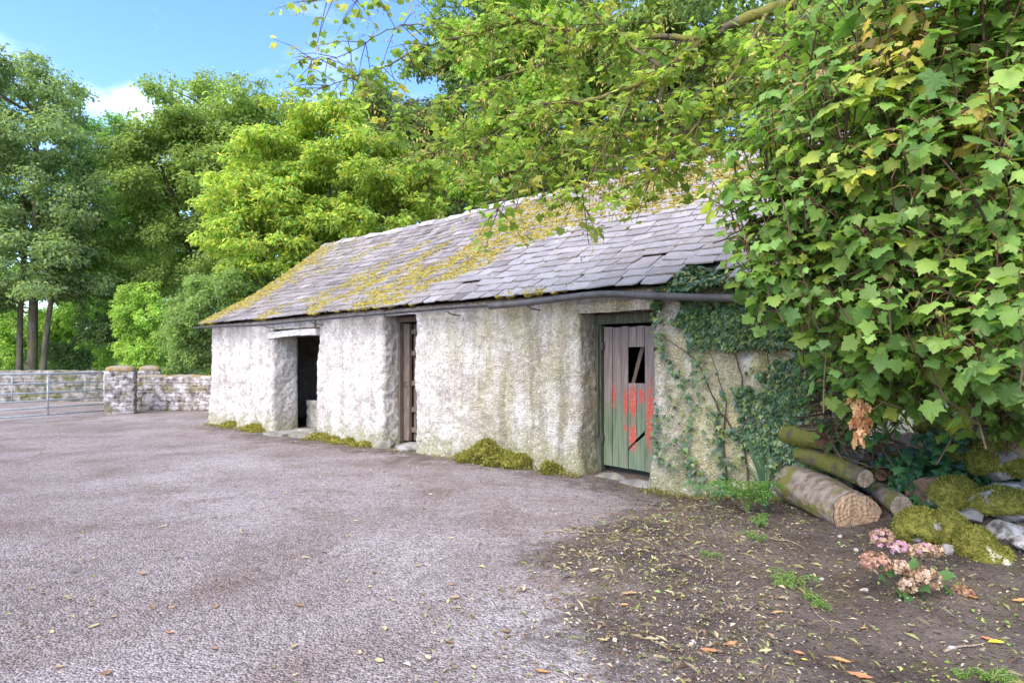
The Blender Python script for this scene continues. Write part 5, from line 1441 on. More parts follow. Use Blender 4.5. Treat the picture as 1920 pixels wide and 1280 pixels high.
# ------------------------------------------------------------------ logs
def log(label, p0, p1, r0, r1, seed, bark='log_bark', cut='cut_wood', lobes=0.0, moss=0, knots=0, group='cut logs stacked at the end of the shed', squash=1.0, bend=0.0):
    p0, p1 = np.array(p0, float), np.array(p1, float)
    r = np.random.default_rng(seed)
    root = thing('log', label, 'log', tuple(p0), group=group)
    n, m = 44, 56
    ax = norm(p1 - p0); u_ = norm(np.cross(ax, [0, 0, 1.0])); w_ = np.cross(u_, ax)
    a = np.linspace(0, 2 * math.pi, m, endpoint=False)
    vs = []
    L = np.linalg.norm(p1 - p0)
    for i in range(n):
        t = i / (n - 1); c = p0 + (p1 - p0) * t + w_ * bend * math.sin(t * math.pi)
        q = np.stack([np.cos(a) * 1.3, np.sin(a) * 1.3, np.full(m, t * L * 2.2)], 1)
        rad = (r0 + (r1 - r0) * t) * (1 + 0.10 * fbm(q, 1.0, 2, seed) + 0.05 * fbm(q * np.array([1, 1, 0.35]), 6, 2, seed + 5) + 0.03 * fbm(q, 13, 2, seed + 6))
        if lobes: rad = rad * (1 - lobes * np.exp(-((a - 1.75) / 0.22) ** 2) * sm(0.3, 1, t) + 0.10 * np.exp(-((a - 3.0) / 0.5) ** 2) * sm(0.2, 1, t))
        vs.append(c + np.outer(np.cos(a) * rad, u_) + np.outer(np.sin(a) * rad * squash, w_))
    V = np.vstack(vs)
    f = [(i * m + j, i * m + (j + 1) % m, (i + 1) * m + (j + 1) % m, (i + 1) * m + j) for i in range(n - 1) for j in range(m)]
    b = MB(); b.add(V, f); b.f.append(tuple(range(m - 1, -1, -1))); b.m.append(0)
    wkid('bark', b.mesh('bark', MT[bark], True), root)
    # cut face: rings of vertices slightly dished
    ring = vs[-1]; c = ring.mean(0)
    cv = [ring * 0.985 + c * 0.015 + ax * 0.004]
    for k in (0.75, 0.5, 0.25): cv.append(c + (ring - c) * k + ax * (0.006 + 0.005 * r.normal(size=(m, 1)) * 0.5))
    cv.append(c[None] + ax * 0.004)
    CV = np.vstack(cv); cf = [(i * m + j, i * m + (j + 1) % m, (i + 1) * m + (j + 1) % m, (i + 1) * m + j) for i in range(3) for j in range(m)] + [(3 * m + j, 3 * m + (j + 1) % m, 4 * m) for j in range(m)]
    me = new_mesh('cut_face', CV - c, cf, MT[cut]); o = link('cut_face', me, root); o.location = tuple(c - p0)
    if moss:
        tri = np.array([(q[0], q[1], q[2]) for q in f] + [(q[0], q[2], q[3]) for q in f])
        v, ff, cc = fuzz_on(V, tri, moss, 0.022, [(0.20, 0.19, 0.025), (0.28, 0.26, 0.035), (0.14, 0.135, 0.022), (0.34, 0.30, 0.05)],
                            mask=lambda cc_, nn_: np.clip(np.sum(nn_ * np.array([-0.2, -0.3, 0.9]), 1), 0, 1) * (fbm(cc_, 7, 2, seed + 8) > -0.2))
        wkid('moss', new_mesh('moss', v, ff, MT['moss_fuzz'], cc), root, 'stuff')
    return root
log('thick pale barked log with a heart shaped sawn end facing forward', (2.78, 6.02, 0.22), P(1603, 962, 5.05), 0.205, 0.195, 1, lobes=0.16, moss=2200, squash=0.9)
log('mossy log lying on top of the thick pale log', (2.83, 6.02, 0.52), P(1622, 897, 5.15), 0.095, 0.078, 2, 'mossy_bark', 'grey_cut', moss=2600, bend=0.02)
log('medium log wedged to the right of the thick pale log', P(1628, 905, 5.75), P(1690, 948, 4.98), 0.088, 0.085, 3, 'log_bark', 'grey_cut', moss=500)
log('thin log low down beneath the medium log', P(1650, 955, 5.5), P(1690, 985, 4.95), 0.06, 0.055, 4, 'mossy_bark', 'grey_cut', moss=200)
log('small round log end behind the mossy log', P(1620, 870, 5.9), P(1652, 890, 5.35), 0.055, 0.05, 5, 'mossy_bark', 'rot_cut', moss=200)
log('dark log end to the right of the small round log', P(1660, 875, 5.9), P(1684, 893, 5.35), 0.085, 0.08, 6, 'mossy_bark', 'rot_cut', moss=400)
log('mossy log at the back of the pile under the leaves', P(1640, 845, 5.9), P(1735, 862, 5.45), 0.095, 0.09, 7, 'mossy_bark', 'rot_cut', moss=1600)
log('short mossy log highest against the ivy wall', (2.72, 6.08, 0.70), P(1545, 822, 5.6), 0.10, 0.10, 8, 'mossy_bark', 'rot_cut', moss=2200)
log('broad rotten brown log split open beside the mossy stones', P(1800, 915, 5.55), P(1742, 935, 5.0), 0.185, 0.18, 9, 'log_bark', 'rot_cut', moss=200)

# ------------------------------------------------------------------ stones
def boulder(label, px, py, Y, r, mat, seed, moss=0.0, name='boulder', group='stones along the bank', nf=2600, amp=0.25):
    c = P(px, py, Y)
    root = thing(name, label, 'stone', tuple(c), group=group)
    me, q, f = rough_stone('rock', c, r, MT[mat], seed=seed, sub=4 if max(r) > 0.12 else 3, amp=amp)
    wkid('rock', me, root)
    if moss:
        v, ff = ICO[4]
        rs = np.random.default_rng(seed)
        d = 1.06 + 0.10 * fbm(v + seed, 2.5, 3, seed)
        dirn = norm(np.array([rs.normal(0, 0.35), rs.normal(-0.1, 0.3), 1.0]))
        h = v @ dirn + 0.3 * fbm(v + seed, 2.2, 3, seed + 2)
        d = d - 0.55 * sm(1 - moss + 0.12, 1 - moss - 0.12, (h + 1) / 2 * 1.0)
        mq = v * d[:, None] * np.asarray(r) + c
        m_ = MB(); m_.add(mq, ff); wkid('moss_cushion', m_.mesh('moss_cushion', MT['moss'], True), root)
        fv, f2, cc = fuzz_on(mq, np.array(ff), nf, 0.02, MOSS_PAL, mask=lambda a_, n_: (((a_ - c) / np.asarray(r)) @ dirn > (1 - moss) * 2 - 1).astype(float) + 1e-4)
        wkid('moss_shoots', new_mesh('moss_shoots', fv, f2, MT['moss_fuzz'], cc), root, 'stuff')
    return root
boulder('rounded moss covered boulder high on the bank under the maple leaves', 1885, 868, 4.9, (0.24, 0.2, 0.19), 'dark_stone', 1, 0.78, nf=4500)
boulder('flat grey limestone slab below the high mossy boulder', 1890, 918, 4.85, (0.24, 0.2, 0.07), 'limestone', 2)
boulder('long low mossy stone right of the rotten log', 1790, 935, 4.95, (0.20, 0.16, 0.17), 'dark_stone', 3, 0.75, nf=2600)
boulder('mossy ledge stone at the right edge of the bank', 1880, 945, 4.7, (0.24, 0.18, 0.12), 'dark_stone', 4, 0.7, nf=2800)
boulder('dark grey angular stone between the mossy stones', 1815, 967, 4.68, (0.10, 0.09, 0.06), 'dark_stone', 5)
boulder('wide twin humped mossy stone behind the pink flowers', 1725, 995, 4.55, (0.17, 0.14, 0.165), 'dark_stone', 6, 0.85, nf=3200)
boulder('mossy hump joined to the right of the twin humped stone', 1778, 1000, 4.5, (0.14, 0.12, 0.165), 'dark_stone', 7, 0.85, nf=2400)
boulder('white cracked limestone rock near the right edge', 1880, 1002, 4.55, (0.19, 0.15, 0.13), 'limestone', 8)
boulder('small mossy stone above the lichen covered rock', 1830, 1025, 4.25, (0.12, 0.10, 0.13), 'dark_stone', 9, 0.8, nf=2200)
boulder('yellowish lichen covered rock in front of the bank', 1866, 1052, 4.15, (0.14, 0.11, 0.10), 'lichen_stone', 10, 0.35, nf=700)
boulder('pale oblong stone in front of the mossy stones', 1800, 1068, 4.1, (0.075, 0.05, 0.035), 'limestone', 11)
boulder('pale round stone touching the oblong one', 1842, 1074, 4.05, (0.05, 0.045, 0.04), 'limestone', 12)
boulder('white stone at the right frame edge', 1918, 1020, 4.2, (0.07, 0.06, 0.055), 'limestone', 13)
boulder('brown stone at the right frame edge below the white stone', 1915, 1062, 4.1, (0.05, 0.045, 0.03), 'lichen_stone', 14)
boulder('pointed grey stone behind the flower heads', 1775, 1030, 4.3, (0.05, 0.03, 0.05), 'dark_stone', 15)
# back stones of the bank in the dark under the shrub
for i, (px, py, Y, r_) in enumerate(((1800, 860, 5.3, .16), (1850, 800, 5.4, .2), (1930, 760, 5.2, .25), (1760, 810, 5.7, .2))):
    boulder(['shaded stone under the shrub above the rotten log', 'shaded boulder under the shrub behind the high mossy boulder', 'shaded boulder under the shrub at the right edge', 'shaded stone at the end of the shed behind the logs'][i], px, py, Y, (r_, r_, r_ * 0.8), 'dark_stone', 20 + i, 0.6, nf=900)
# grey fallen branch
g = MB(); c_ = curve([P(1960, 870, 4.3), P(1915, 838, 4.4), P(1880, 808, 4.6), P(1862, 780, 4.9)], 14)
g.tube(c_, np.linspace(0.06, 0.04, 14), 10, jit=0.2)
link('fallen_branch', g.mesh('fallen_branch', MT['grey_cut'], True), label='thick bare grey branch leaning over the high mossy boulder', cat='branch')
# shade ivy on the bank
k = 900
pp = np.stack([RNG.uniform(3.2, 4.3, k), RNG.uniform(4.95, 5.5, k), np.zeros(k)], 1)
pp[:, 2] = soil_z(pp[:, 0], pp[:, 1]) + RNG.uniform(0.02, 0.42, k) * sm(4.9, 5.2, pp[:, 1])
ivy('ivy', 'shaded ivy trailing on the bank between the logs and mossy boulder', pp, np.array([0, -0.7, 0.7]) + RNG.normal(0, 0.35, (k, 3)), k, (0.05, 0.085), (3.6, 5.1, float(soil_z(np.array([3.6]), np.array([5.1]))[0])), pal=[(0.04, 0.12, 0.045), (0.06, 0.16, 0.05), (0.03, 0.08, 0.035), (0.09, 0.19, 0.05)])

# ------------------------------------------------------------------ hydrangea
hx, hy = 2.42, 3.74
hyd = thing('hydrangea', 'small hydrangea with faded tan heads and two pink ones', 'flower', (hx, hy, ground_z(hx, hy)))
def flower_head(c, r, pal, seed, n=85):
    rs = np.random.default_rng(seed)
    d = norm(rs.normal(size=(n, 3)) + np.array([0, -0.15, 0.45]))
    p = np.array(c) + d * np.array([r, r, r * 0.72]) * (0.8 + 0.25 * rs.random((n, 1)))
    vs, fs, cs = [], [], []; off = 0
    for i in range(n):
        nn = norm(d[i] + rs.normal(0, 0.3, 3)); t = norm(np.cross(nn, rs.normal(size=3))); b = np.cross(nn, t)
        s_ = rs.uniform(0.010, 0.017); cc = np.array(pal[rs.integers(len(pal))]) * rs.uniform(0.8, 1.2)
        for k in range(4):
            a = k * math.pi / 2; e = t * math.cos(a) + b * math.sin(a); g_ = t * -math.sin(a) + b * math.cos(a)
            cup = nn * s_ * rs.uniform(-0.2, 0.5)
            vs += [p[i], p[i] + e * s_ * 0.6 + g_ * s_ * 0.5 + cup * 0.5, p[i] + e * s_ * 1.15 + cup, p[i] + e * s_ * 0.6 - g_ * s_ * 0.5 + cup * 0.5]
            fs.append((off, off + 1, off + 2, off + 3)); cs += [cc] * 4; off += 4
    return new_mesh('flower_head', np.array(vs), np.array(fs), MT['petal'], np.array(cs))
TAN = [(0.36, 0.22, 0.15), (0.43, 0.29, 0.20), (0.28, 0.16, 0.10), (0.46, 0.32, 0.26)]
PINKP = [(0.50, 0.28, 0.44), (0.58, 0.38, 0.54), (0.44, 0.24, 0.33), (0.42, 0.28, 0.2)]
ROSE = [(0.40, 0.21, 0.17), (0.44, 0.26, 0.20), (0.32, 0.17, 0.12)]
heads = [((1655, 1008, 3.82), 0.075, TAN + PINKP[:1]), ((1683, 1024, 3.75), 0.055, PINKP), ((1735, 1030, 3.75), 0.055, PINKP + TAN[:2]), ((1706, 1032, 3.78), 0.05, TAN), ((1640, 1055, 3.70), 0.085, ROSE), ((1685, 1062, 3.66), 0.055, TAN), ((1735, 1085, 3.58), 0.085, TAN), ((1700, 1098, 3.55), 0.05, TAN), ((1805, 1110, 3.6), 0.055, ROSE[2:] + TAN[2:3]), ((1755, 1032, 3.85), 0.045, TAN)]
hb = np.array([hx, hy, ground_z(hx, hy)])
for i, ((a, b, c), r_, pal) in enumerate(heads):
    hp = P(a, b, c)
    wkid('flower_head', flower_head(hp, r_, pal, 200 + i, int(70 * (r_ / 0.07) ** 1.3) + 30), hyd, label='pink flower head' if pal is PINKP else None)
    g = MB(); g.tube(curve([hb + RNG.normal(0, 0.03, 3) * np.array([1, 1, 0]), (hb + hp) / 2 + np.array([0, 0, -0.02]), hp], 8), 0.004, 5); wkid('stem', g.mesh('stem', MT['twig']), hyd)
for i, (a, b, c) in enumerate(((1655, 1088, 3.6), (1715, 1060, 3.7), (1735, 1105, 3.5), (1775, 1080, 3.6), (1730, 1128, 3.5), (1690, 1112, 3.55), (1775, 1105, 3.55), (1665, 1070, 3.7), (1700, 1122, 3.5))):
    hp = P(a, b, c); n_ = 7
    rs = np.random.default_rng(i)
    t = norm(hp - hb + rs.normal(0, 0.1, 3)); up_ = norm(np.array([0, -0.6, 0.9]) + rs.normal(0, 0.4, 3)); s_ = norm(np.cross(t, up_)); up_ = np.cross(s_, t)
    vs = [hp - t * 0.05]
    L_ = 0.10; prof = [(0.15, 0.022), (0.4, 0.036), (0.65, 0.03), (0.85, 0.015)]
    for x, w_ in prof: vs += [hp + t * (x * L_ - 0.05) + s_ * w_ + up_ * 0.012, hp + t * (x * L_ - 0.05), hp + t * (x * L_ - 0.05) - s_ * w_ + up_ * 0.012]
    vs.append(hp + t * 0.05 - up_ * 0.01)
    fs = [(0, 2, 1), (0, 3, 2)]
    for k in range(3):
        o = 1 + 3 * k; fs += [(o, o + 1, o + 4, o + 3), (o + 1, o + 2, o + 5, o + 4)]
    fs += [(10, 11, 13), (11, 12, 13)]
    wkid('leaf', new_mesh('leaf', np.array(vs), fs, MT['broad_leaf'], np.tile(np.array([(0.06, 0.15, 0.055), (0.10, 0.2, 0.06)][i % 2]), (14, 1)), True), hyd)

# ------------------------------------------------------------------ feathery weed and strap leaves by the wall
def fern(label, base, nfr, L, seed, pal, name='feathery_plant', cat='plant', spread=0.7, group=None):
    r = np.random.default_rng(seed); base = np.array(base, float)
    root = thing(name, label, cat, tuple(base), group=group)
    pos, nrm, tp, sz = [], [], [], []
    for k in range(nfr):
        a = r.random() * 6.283; out = np.array([math.cos(a), math.sin(a), 0]); l_ = L * r.uniform(0.55, 1.1); sp = spread * r.uniform(0.4, 1.2)
        pts = curve([base, base + out * l_ * sp * 0.35 + np.array([0, 0, l_ * 0.55]), base + out * l_ * sp * 0.8 + np.array([0, 0, l_ * 0.75]), base + out * l_ * sp * 1.2 + np.array([0, 0, l_ * 0.68])], 14)
        g = MB(); g.tube(pts, np.linspace(0.004, 0.0015, 14), 4, cap=False); wkid('stalk', g.mesh('stalk', MT['green_stem']), root)
        for j in range(4, 14):
            side = norm(np.cross(pts[j] - pts[j - 1], [0, 0, 1.0]))
            pl = 0.10 * (1.2 - j / 14) * l_ / 0.4
            for sgn in (-1, 1):
                for q in range(6):
                    f_ = (q + 1) / 6
                    c_ = pts[j] + side * sgn * pl * f_ + np.array([0, 0, -0.02 * f_]) + r.normal(0, 0.006, 3)
                    pos.append(c_); nrm.append(np.array([0, 0, 1]) + r.normal(0, 0.6, 3)); tp.append(side * sgn + norm(pts[j] - pts[j - 1]) * 0.7 + r.normal(0, 0.4, 3)); sz.append(r.uniform(0.012, 0.026) * min(1, 0.35 + L * 2))
    n = len(pos)
    v, f, c = leaf_quads(np.array(pos), np.array(nrm), np.array(sz), mixcols(pal, n, r), 0.55, 0.1, np.array(tp), r)
    wkid('leaflets', new_mesh('leaflets', v, f, MT['moss_fuzz'], c), root, 'stuff')
    return root
m_simple('green_stem', [(0.3, (0.10, 0.14, 0.05)), (0.7, (0.17, 0.21, 0.07))], 10, bumpd=0)
FR = [(0.12, 0.25, 0.05), (0.16, 0.29, 0.055), (0.22, 0.33, 0.065), (0.09, 0.20, 0.05)]
fern('bright green feathery weed at the foot of the ivy wall', (2.13, 5.55, ground_z(2.13, 5.55)), 20, 0.40, 1, FR)
fern('lower feathery shoot in front of the bright green weed', (2.02, 5.05, ground_z(2.02, 5.05)), 6, 0.16, 2, FR)
fern('pale bluish feathery weed left of the bright green one', (1.95, 5.95, ground_z(1.95, 5.95)), 9, 0.34, 3, [(0.14, 0.30, 0.12), (0.2, 0.36, 0.16), (0.11, 0.25, 0.09)])
strap = thing('strap_leaf_plant', 'tall dark strap leaves standing against the ivy wall beside the log', 'plant', (2.42, 5.85, ground_z(2.42, 5.85)))
b0 = np.array([2.42, 5.85, ground_z(2.42, 5.85)])
for k in range(11):
    r = np.random.default_rng(300 + k); ln = r.uniform(0.45, 0.85); lean = np.array([r.normal(-0.08, 0.16), r.normal(-0.05, 0.12), 0]) * (1.0 if k < 8 else 3.2)
    pts = curve([b0 + r.normal(0, 0.02, 3) * np.array([1, 1, 0]), b0 + lean * ln * 0.5 + np.array([0, 0, ln * 0.55]), b0 + lean * ln * 1.3 + np.array([0, 0, ln * (1.0 if k < 8 else 0.55)])], 9)
    s_ = norm(np.array([1.0, -0.3, 0]) + r.normal(0, 0.3, 3)); w_ = 0.009 * np.sin(np.linspace(0.5, math.pi - 0.05, 9))
    vs = np.vstack([np.stack([pts[i] + s_ * w_[i], pts[i] + np.array([0, 0.004, 0]), pts[i] - s_ * w_[i]]) for i in range(9)])
    fs = np.array([(3 * i + j, 3 * i + j + 1, 3 * i + j + 4, 3 * i + j + 3) for i in range(8) for j in range(2)])
    wkid('blade', new_mesh('blade', vs, fs, MT['ivy_leaf'], np.tile((0.07, 0.15, 0.07), (27, 1)), True), strap)
# small ground weeds
for i, (px, py, sz_) in enumerate(((1490, 1088, 0.11), (1470, 1095, 0.07), (1540, 1130, 0.06), (1520, 1118, 0.05), (1860, 1270, 0.07), (1812, 1262, 0.04), (1418, 1012, 0.08), (1330, 1040, 0.04))):
    Yw = F * CAMH / (py - HOR) * 0.96; x_ = (px - 960) / F * Yw
    lab = ['leafy green weed sprawling on the soil below the sawn log', 'smaller weed touching the left of the sprawling weed', 'tiny weed right of the sprawling weed', 'tiny weed just below the sprawling weed', 'bright seedling at the bottom right corner', 'tiny seedling left of the bright corner seedling', 'low green tuft below the feathery weed', 'tiny sprig at the edge of the bare soil'][i]
    fern(lab, (x_, Yw, ground_z(x_, Yw)), 6 if sz_ > 0.05 else 4, sz_, 40 + i, [(0.17, 0.27, 0.05), (0.22, 0.31, 0.07), (0.13, 0.22, 0.05)], name='weed', spread=1.3, group='small weeds on the bare soil')

# ------------------------------------------------------------------ dead hanging leaf bunch
db = P(1615, 745, 4.4)
dead = thing('dead_spray', 'bunch of withered brown leaves hanging in front of the logs', 'dead leaves', tuple(db + np.array([0, 0, -0.16])))
r = np.random.default_rng(9); n = 46
pos = db + np.stack([r.normal(0, 0.028, n), r.normal(0, 0.028, n), -r.uniform(0, 0.30, n)], 1)
tipd = np.array([0, 0, -1.0]) + r.normal(0, 0.4, (n, 3))
fr_ = leaf_frames(pos, np.cross(tipd, r.normal(size=(n, 3))), tipd)
v, f, c = join_leaves(LV, pos, fr_ * np.array([0.55, 1, 1.6])[None, None], r.uniform(0.05, 0.09, n), mixcols([(0.50, 0.24, 0.12), (0.42, 0.19, 0.09), (0.58, 0.32, 0.17)], n, r), r.integers(len(LV), size=n))
wkid('leaves', new_mesh('leaves', v, f, MT['dry_leaf'], c), dead)
g = MB(); g.tube(curve([db + np.array([0.02, 0, 0.55]), db + np.array([0.01, 0, 0.2]), db + np.array([0, 0, -0.28])], 10), 0.004, 5); wkid('stem', g.mesh('stem', MT['twig']), dead)

# ------------------------------------------------------------------ fallen leaves and litter
def fallen_leaf(px, py, L, col, label, seed, w_=0.38, group=None, rot=None):
    r = np.random.default_rng(seed)
    Yw = F * CAMH / (py - HOR); x_ = (px - 960) / F * Yw
    z_ = ground_z(x_, Yw); Yw = F * (CAMH - z_) / (py - HOR); x_ = (px - 960) / F * Yw; z_ = ground_z(x_, Yw)
    t = np.linspace(0, 1, 7); wd = w_ * L * 0.5 * np.sin(np.pi * np.clip(t, 0.02, 0.99)) ** 0.8
    curl = r.uniform(0.1, 0.3) * L
    vs = []
    for i in range(7):
        zc = curl * (t[i] - 0.5) ** 2 * 2
        for s_ in (-1, 0, 1): vs.append(((t[i] - 0.5) * L, s_ * wd[i], zc + abs(s_) * wd[i] * r.uniform(0.3, 0.7)))
    fs = np.array([(3 * i + j, 3 * (i + 1) + j, 3 * (i + 1) + j + 1, 3 * i + j + 1) for i in range(6) for j in range(2)])
    o = link('fallen_leaf', new_mesh('fallen_leaf', np.array(vs), fs, MT['dry_leaf'], np.tile(col, (21, 1)), True), label=label, cat='leaf', group=group)
    o.location = (x_, Yw, z_ + 0.006); o.rotation_euler = (r.normal(0, 0.12), r.normal(0, 0.12), r.uniform(-0.6, 0.6) if rot is None else rot)
    return o
BRN, ORG, RST, CRM, YLW = (0.30, 0.16, 0.09), (0.55, 0.24, 0.09), (0.45, 0.16, 0.08), (0.50, 0.40, 0.26), (0.75, 0.60, 0.03)
FL = [(560, 1137, .075, BRN, 'curled brown leaf lying alone on the middle of the tarmac'), (140, 1074, .05, (0.10, 0.07, 0.05), 'dark folded leaf on the left of the tarmac'), (322, 1140, .04, ORG, 'orange leaf fragment left of the curled brown leaf'), (318, 1188, .05, RST, 'rusty crumpled leaf near the bottom left of the tarmac'),
      (1868, 1208, .09, YLW, 'bright yellow leaf in the bottom right corner'), (1850, 1203, .07, RST, 'red brown leaf beneath the bright yellow leaf'), (1508, 1241, .028, YLW, 'tiny round yellow leaf near the bottom edge'), (1330, 1222, .085, RST, 'rust leaf at the bottom left of the soil'), (1370, 1202, .08, RST, 'rust leaf just right of and above another rust leaf'),
      (1575, 1245, .085, ORG, 'orange leaf near the bottom edge right of the tiny yellow leaf'), (1612, 1266, .10, RST, 'red brown leaf lowest at the bottom edge'), (1497, 1228, .05, RST, 'small rust leaf above the tiny round yellow leaf'), (1620, 1184, .05, ORG, 'small orange leaf on a thin stalk on the soil'), (1458, 1150, .06, ORG, 'crumpled orange leaf standing on the soil mid right'),
      (1018, 1262, .08, ORG, 'orange leaf near the bottom centre on the tarmac'), (1912, 1125, .09, ORG, 'orange leaf at the right frame edge'), (1822, 1118, .08, ORG, 'orange leaf right of the withered flower heads'), (1068, 1055, .09, CRM, 'long tan leaf at the edge of the soil'), (1115, 1062, .08, CRM, 'tan leaf right of the long tan leaf'), (1180, 1112, .09, (0.42, 0.24, 0.15), 'brown leaf in the middle of the soil edge'),
      (1255, 1108, .06, CRM, 'pale crumpled leaf on the soil'), (1170, 1133, .06, (0.40, 0.22, 0.10), 'brown curled leaf just below the soil edge leaf'), (1070, 990, .05, ORG, 'small orange leaf beside the curved twig'), (1150, 963, .06, RST, 'red brown leaf on the tarmac below the painted door'), (905, 992, .05, CRM, 'cream leaf on the tarmac left of the curved twig'), (845, 1010, .06, CRM, 'cream leaf on the centre of the tarmac'),
      (570, 968, .06, CRM, 'pale leaf far out on the tarmac'), (305, 988, .07, CRM, 'pale strip of leaf on the left tarmac'), (600, 1055, .06, BRN, 'brown leaf right of centre on the left tarmac'), (1435, 1218, .07, (0.50, 0.45, 0.22), 'greenish tan leaf at the bottom of the soil'), (1645, 1183, .03, (0.28, 0.38, 0.08), 'green leaf scrap by the small orange leaf'), (850, 1097, .05, ORG, 'small orange leaf in the middle of the tarmac')]
for i, (a, b, L, c_, lab) in enumerate(FL): fallen_leaf(a, b, L, c_, lab, 500 + i, group='fallen leaves')

rl = np.random.default_rng(41)
SCR = [(BRN, 'brown'), (CRM, 'cream'), ((0.36, 0.25, 0.14), 'tan'), ((0.45, 0.36, 0.18), 'straw yellow'), ((0.20, 0.13, 0.08), 'dark brown')]
used = set()
for i in range(900):
    if len(used) >= 70: break
    py_ = 800 + 470 * rl.random() ** 0.8; px_ = rl.uniform(20, 1150 if py_ > 950 else 850)
    if px_ > 380 and py_ < 800 + (px_ - 380) * 0.17 + 25: continue
    c_, cn = SCR[rl.integers(5)]
    big = rl.random() < 0.35; L_ = rl.uniform(0.05, 0.065) if big else rl.uniform(0.025, 0.042)
    row = 'near the bottom edge' if py_ > 1120 else ('in the middle of the yard' if py_ > 930 else 'far back towards the shed')
    side = 'left' if px_ < 380 else ('centre left' if px_ < 760 else 'centre right')
    lab = ('%s %s dry leaf on the tarmac %s, %s' % ('larger' if big else 'small', cn, row, side))
    if lab in used: continue
    used.add(lab)
    fallen_leaf(px_, py_, L_, c_, lab, 700 + i, 0.5, 'small dry leaf scraps on the tarmac', rl.uniform(-3, 3))
def scatter_litter(name, label, n, fn, size, pal, seed, lift=0.006, aspect=0.5, kind='stuff', flat=0.25):
    r = np.random.default_rng(seed)
    x, y = fn(r, n); m = len(x)
    z = np.maximum(gz(x, y), np.where((x > -0.35) & (y < 7.3) & (y > 1.2) & (x < 7.5), soil_z(x, y), -9))
    pos = np.stack([x, y, z + lift * r.random(m)], 1)
    v, f, c = leaf_quads(pos, np.array([0, 0, 1.0]) + r.normal(0, flat, (m, 3)), r.uniform(*size, m), mixcols(pal, m, r), aspect, 0.12, None, r)
    o = link(name, new_mesh(name, v, f, MT['dry_leaf'], c), kind=kind, label=label, cat='litter')
def on_soil(r, n):
    y = r.uniform(2.0, 6.7, n); x = r.uniform(0.0, 5.0, n)
    d = x - np.interp(y, XB_Y, XB_X); k = r.random(n) < sm(-0.35, 0.3, d) * (0.35 + 0.65 * sm(1.6, 0.1, d)); return x[k], y[k]
def on_tarmac(r, n):
    y = 2.2 + 13 * r.random(n) ** 1.3; x = r.uniform(-1.0, 0.45, n) * y
    p = np.stack([x, y, x * 0], 1)
    t = (x - SO[0]) * NV[0] + (y - SO[1]) * NV[1]
    d = x - np.interp(y, XB_Y, XB_X)
    pr = 0.22 + 0.9 * sm(-2.2, -0.2, t) + 0.9 * sm(-1.3, 0.2, d) * (y < 8)
    k = (r.random(n) < pr * sm(-0.35, 0.45, fbm(p, 0.9, 2, 91))) & (t < -0.08); return x[k], y[k]
LIT = [(0.34, 0.25, 0.16), (0.24, 0.16, 0.10), (0.40, 0.32, 0.20), (0.32, 0.28, 0.11), (0.18, 0.12, 0.08), (0.44, 0.37, 0.28), (0.22, 0.25, 0.08)]
scatter_litter('soil_litter', 'scattered leaf scraps and chips on the bare soil', 15000, on_soil, (0.008, 0.034), LIT, 1, 0.012, 0.45, flat=0.4)
scatter_litter('soil_twigs', 'fine straw and twig slivers strewn over the soil', 6000, on_soil, (0.03, 0.09), [(0.26, 0.19, 0.12), (0.16, 0.11, 0.08), (0.36, 0.29, 0.18), (0.30, 0.27, 0.10)], 4, 0.015, 0.07, flat=0.3)
scatter_litter('tarmac_litter', 'scattered seed and leaf scraps on the tarmac', 11000, on_tarmac, (0.012, 0.05), LIT, 2, 0.012, 0.5, flat=0.4)
scatter_litter('soil_clover', 'sparse green specks of seedlings on the soil', 1300, lambda r, n: (lambda x, y: (x[fbm(np.stack([x, y, x * 0], 1), 1.6, 2, 93) > 0.12], y[fbm(np.stack([x, y, x * 0], 1), 1.6, 2, 93) > 0.12]))(r.uniform(0.8, 3.4, n), r.uniform(2.3, 5.6, n)), (0.01, 0.028), [(0.20, 0.32, 0.06), (0.26, 0.36, 0.08), (0.30, 0.32, 0.06)], 3, 0.02, 0.7, flat=0.5)
# grit: small stones on tarmac and soil
def grit(name, label, n, fn, size, mat, seed):
    r = np.random.default_rng(seed)
    x, y = fn(r, n); m = len(x)
    z = np.maximum(gz(x, y), np.where((x > -0.35) & (y < 7.3) & (y > 1.2) & (x < 7.5), soil_z(x, y), -9))
    V0 = np.array([(1, 0, 0), (-1, 0, 0), (0, 1, 0), (0, -1, 0), (0, 0, 1), (0, 0, -1)], float); F0 = np.array([(0, 2, 4), (2, 1, 4), (1, 3, 4), (3, 0, 4), (2, 0, 5), (1, 2, 5), (3, 1, 5), (0, 3, 5)])
    s_ = r.uniform(*size, m) ; s_ = s_ * r.random(m) ** 0.7 + size[0]
    ang = r.random(m) * 6.28; ca, sa = np.cos(ang), np.sin(ang)
    v = V0[None] * (s_[:, None, None] * r.uniform(0.6, 1.2, (m, 6, 1))); v[:, :, 2] *= 0.6
    vx = v[:, :, 0] * ca[:, None] - v[:, :, 1] * sa[:, None]; vy = v[:, :, 0] * sa[:, None] + v[:, :, 1] * ca[:, None]
    vv = np.stack([vx + x[:, None], vy + y[:, None], v[:, :, 2] + z[:, None] + 0.15 * s_[:, None]], 2)
    f = (F0[None] + (np.arange(m) * 6)[:, None, None]).reshape(-1, 3)
    link(name, new_mesh(name, vv.reshape(-1, 3), f, MT[mat]), kind='stuff', label=label, cat='grit')
grit('tarmac_grit', 'fine loose grit over the worn tarmac', 22000, lambda r, n: (lambda y: (r.uniform(-1.0, 0.4, n) * y, y))(2.0 + 6 * r.random(n) ** 1.5), (0.002, 0.006), 'dark_stone', 1)
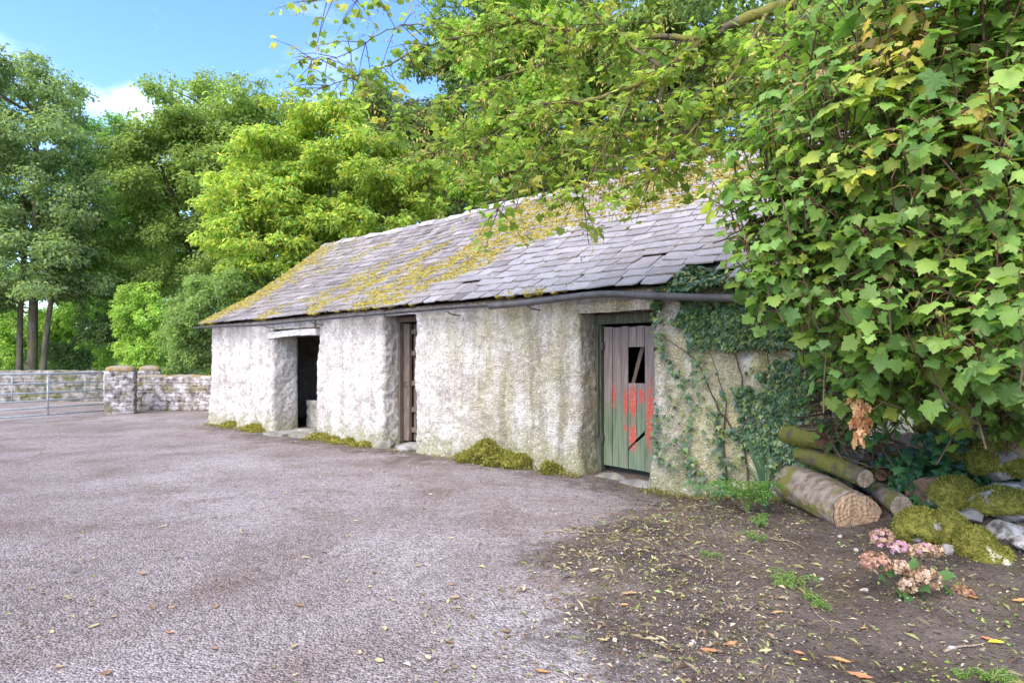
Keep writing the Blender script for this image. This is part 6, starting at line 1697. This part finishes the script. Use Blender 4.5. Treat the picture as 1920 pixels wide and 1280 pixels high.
grit('soil_pebbles', 'small pale pebbles on the bare soil', 700, lambda r, n: on_soil(r, n), (0.004, 0.013), 'limestone', 2)
for i, (px, py, s_, lab) in enumerate(((1605, 1035, .025, 'white pebble in front of the sawn log end'), (1540, 1090, .02, 'grey pebble beside the sprawling weed'), (1622, 1108, .02, 'white chip left of the flower stems'), (1785, 1222, .024, 'white pebble left of the bright yellow leaf'), (1138, 1085, .018, 'white pebble near the soil edge'), (1575, 1008, .03, 'grey stone at the foot of the sawn log'))):
    Yw = F * CAMH / (py - HOR) * 0.975; x_ = (px - 960) / F * Yw
    me, _, _ = rough_stone('pebble', (0, 0, 0), (s_, s_ * 0.8, s_ * 0.6), MT['limestone'], seed=60 + i, sub=2)
    o = link('pebble', me, label=lab, cat='pebble', group='pebbles on the soil'); o.location = (x_, Yw, ground_z(x_, Yw) + s_ * 0.2)
# twigs on the ground
for i, (pts, rr_, lab) in enumerate((([(1020, 990), (1080, 998), (1130, 997), (1185, 980)], 0.006, 'long curved twig lying across the soil edge'), ([(1440, 1012), (1490, 1020), (1510, 1030)], 0.005, 'pale twig below the feathery weed'), ([(1400, 1152), (1414, 1136)], 0.007, 'short dark stick on the soil'), ([(950, 1175), (985, 1172), (1018, 1166)], 0.003, 'thin twig on the tarmac near the soil'), ([(1770, 1225), (1800, 1222), (1850, 1215)], 0.007, 'grey stick beside the bright yellow leaf'), ([(1520, 1140), (1535, 1160), (1560, 1180), (1548, 1195)], 0.003, 'thin bent stem on the soil'))):
    c_ = []
    for (px, py) in pts:
        Yw = F * CAMH / (py - HOR) * 0.975; x_ = (px - 960) / F * Yw; c_.append((x_, Yw, ground_z(x_, Yw) + rr_ + 0.004))
    g = MB(); q = curve(c_, 14) if len(c_) > 2 else np.linspace(c_[0], c_[1], 6)
    q[:, 2] = [ground_z(a, b) + rr_ * 0.8 + 0.003 for a, b in q[:, :2]]
    g.tube(q, np.linspace(rr_, rr_ * 0.5, len(q)), 6)
    link('ground_twig', g.mesh('ground_twig', MT['grey_cut'], True), label=lab, cat='twig', group='twigs on the ground')
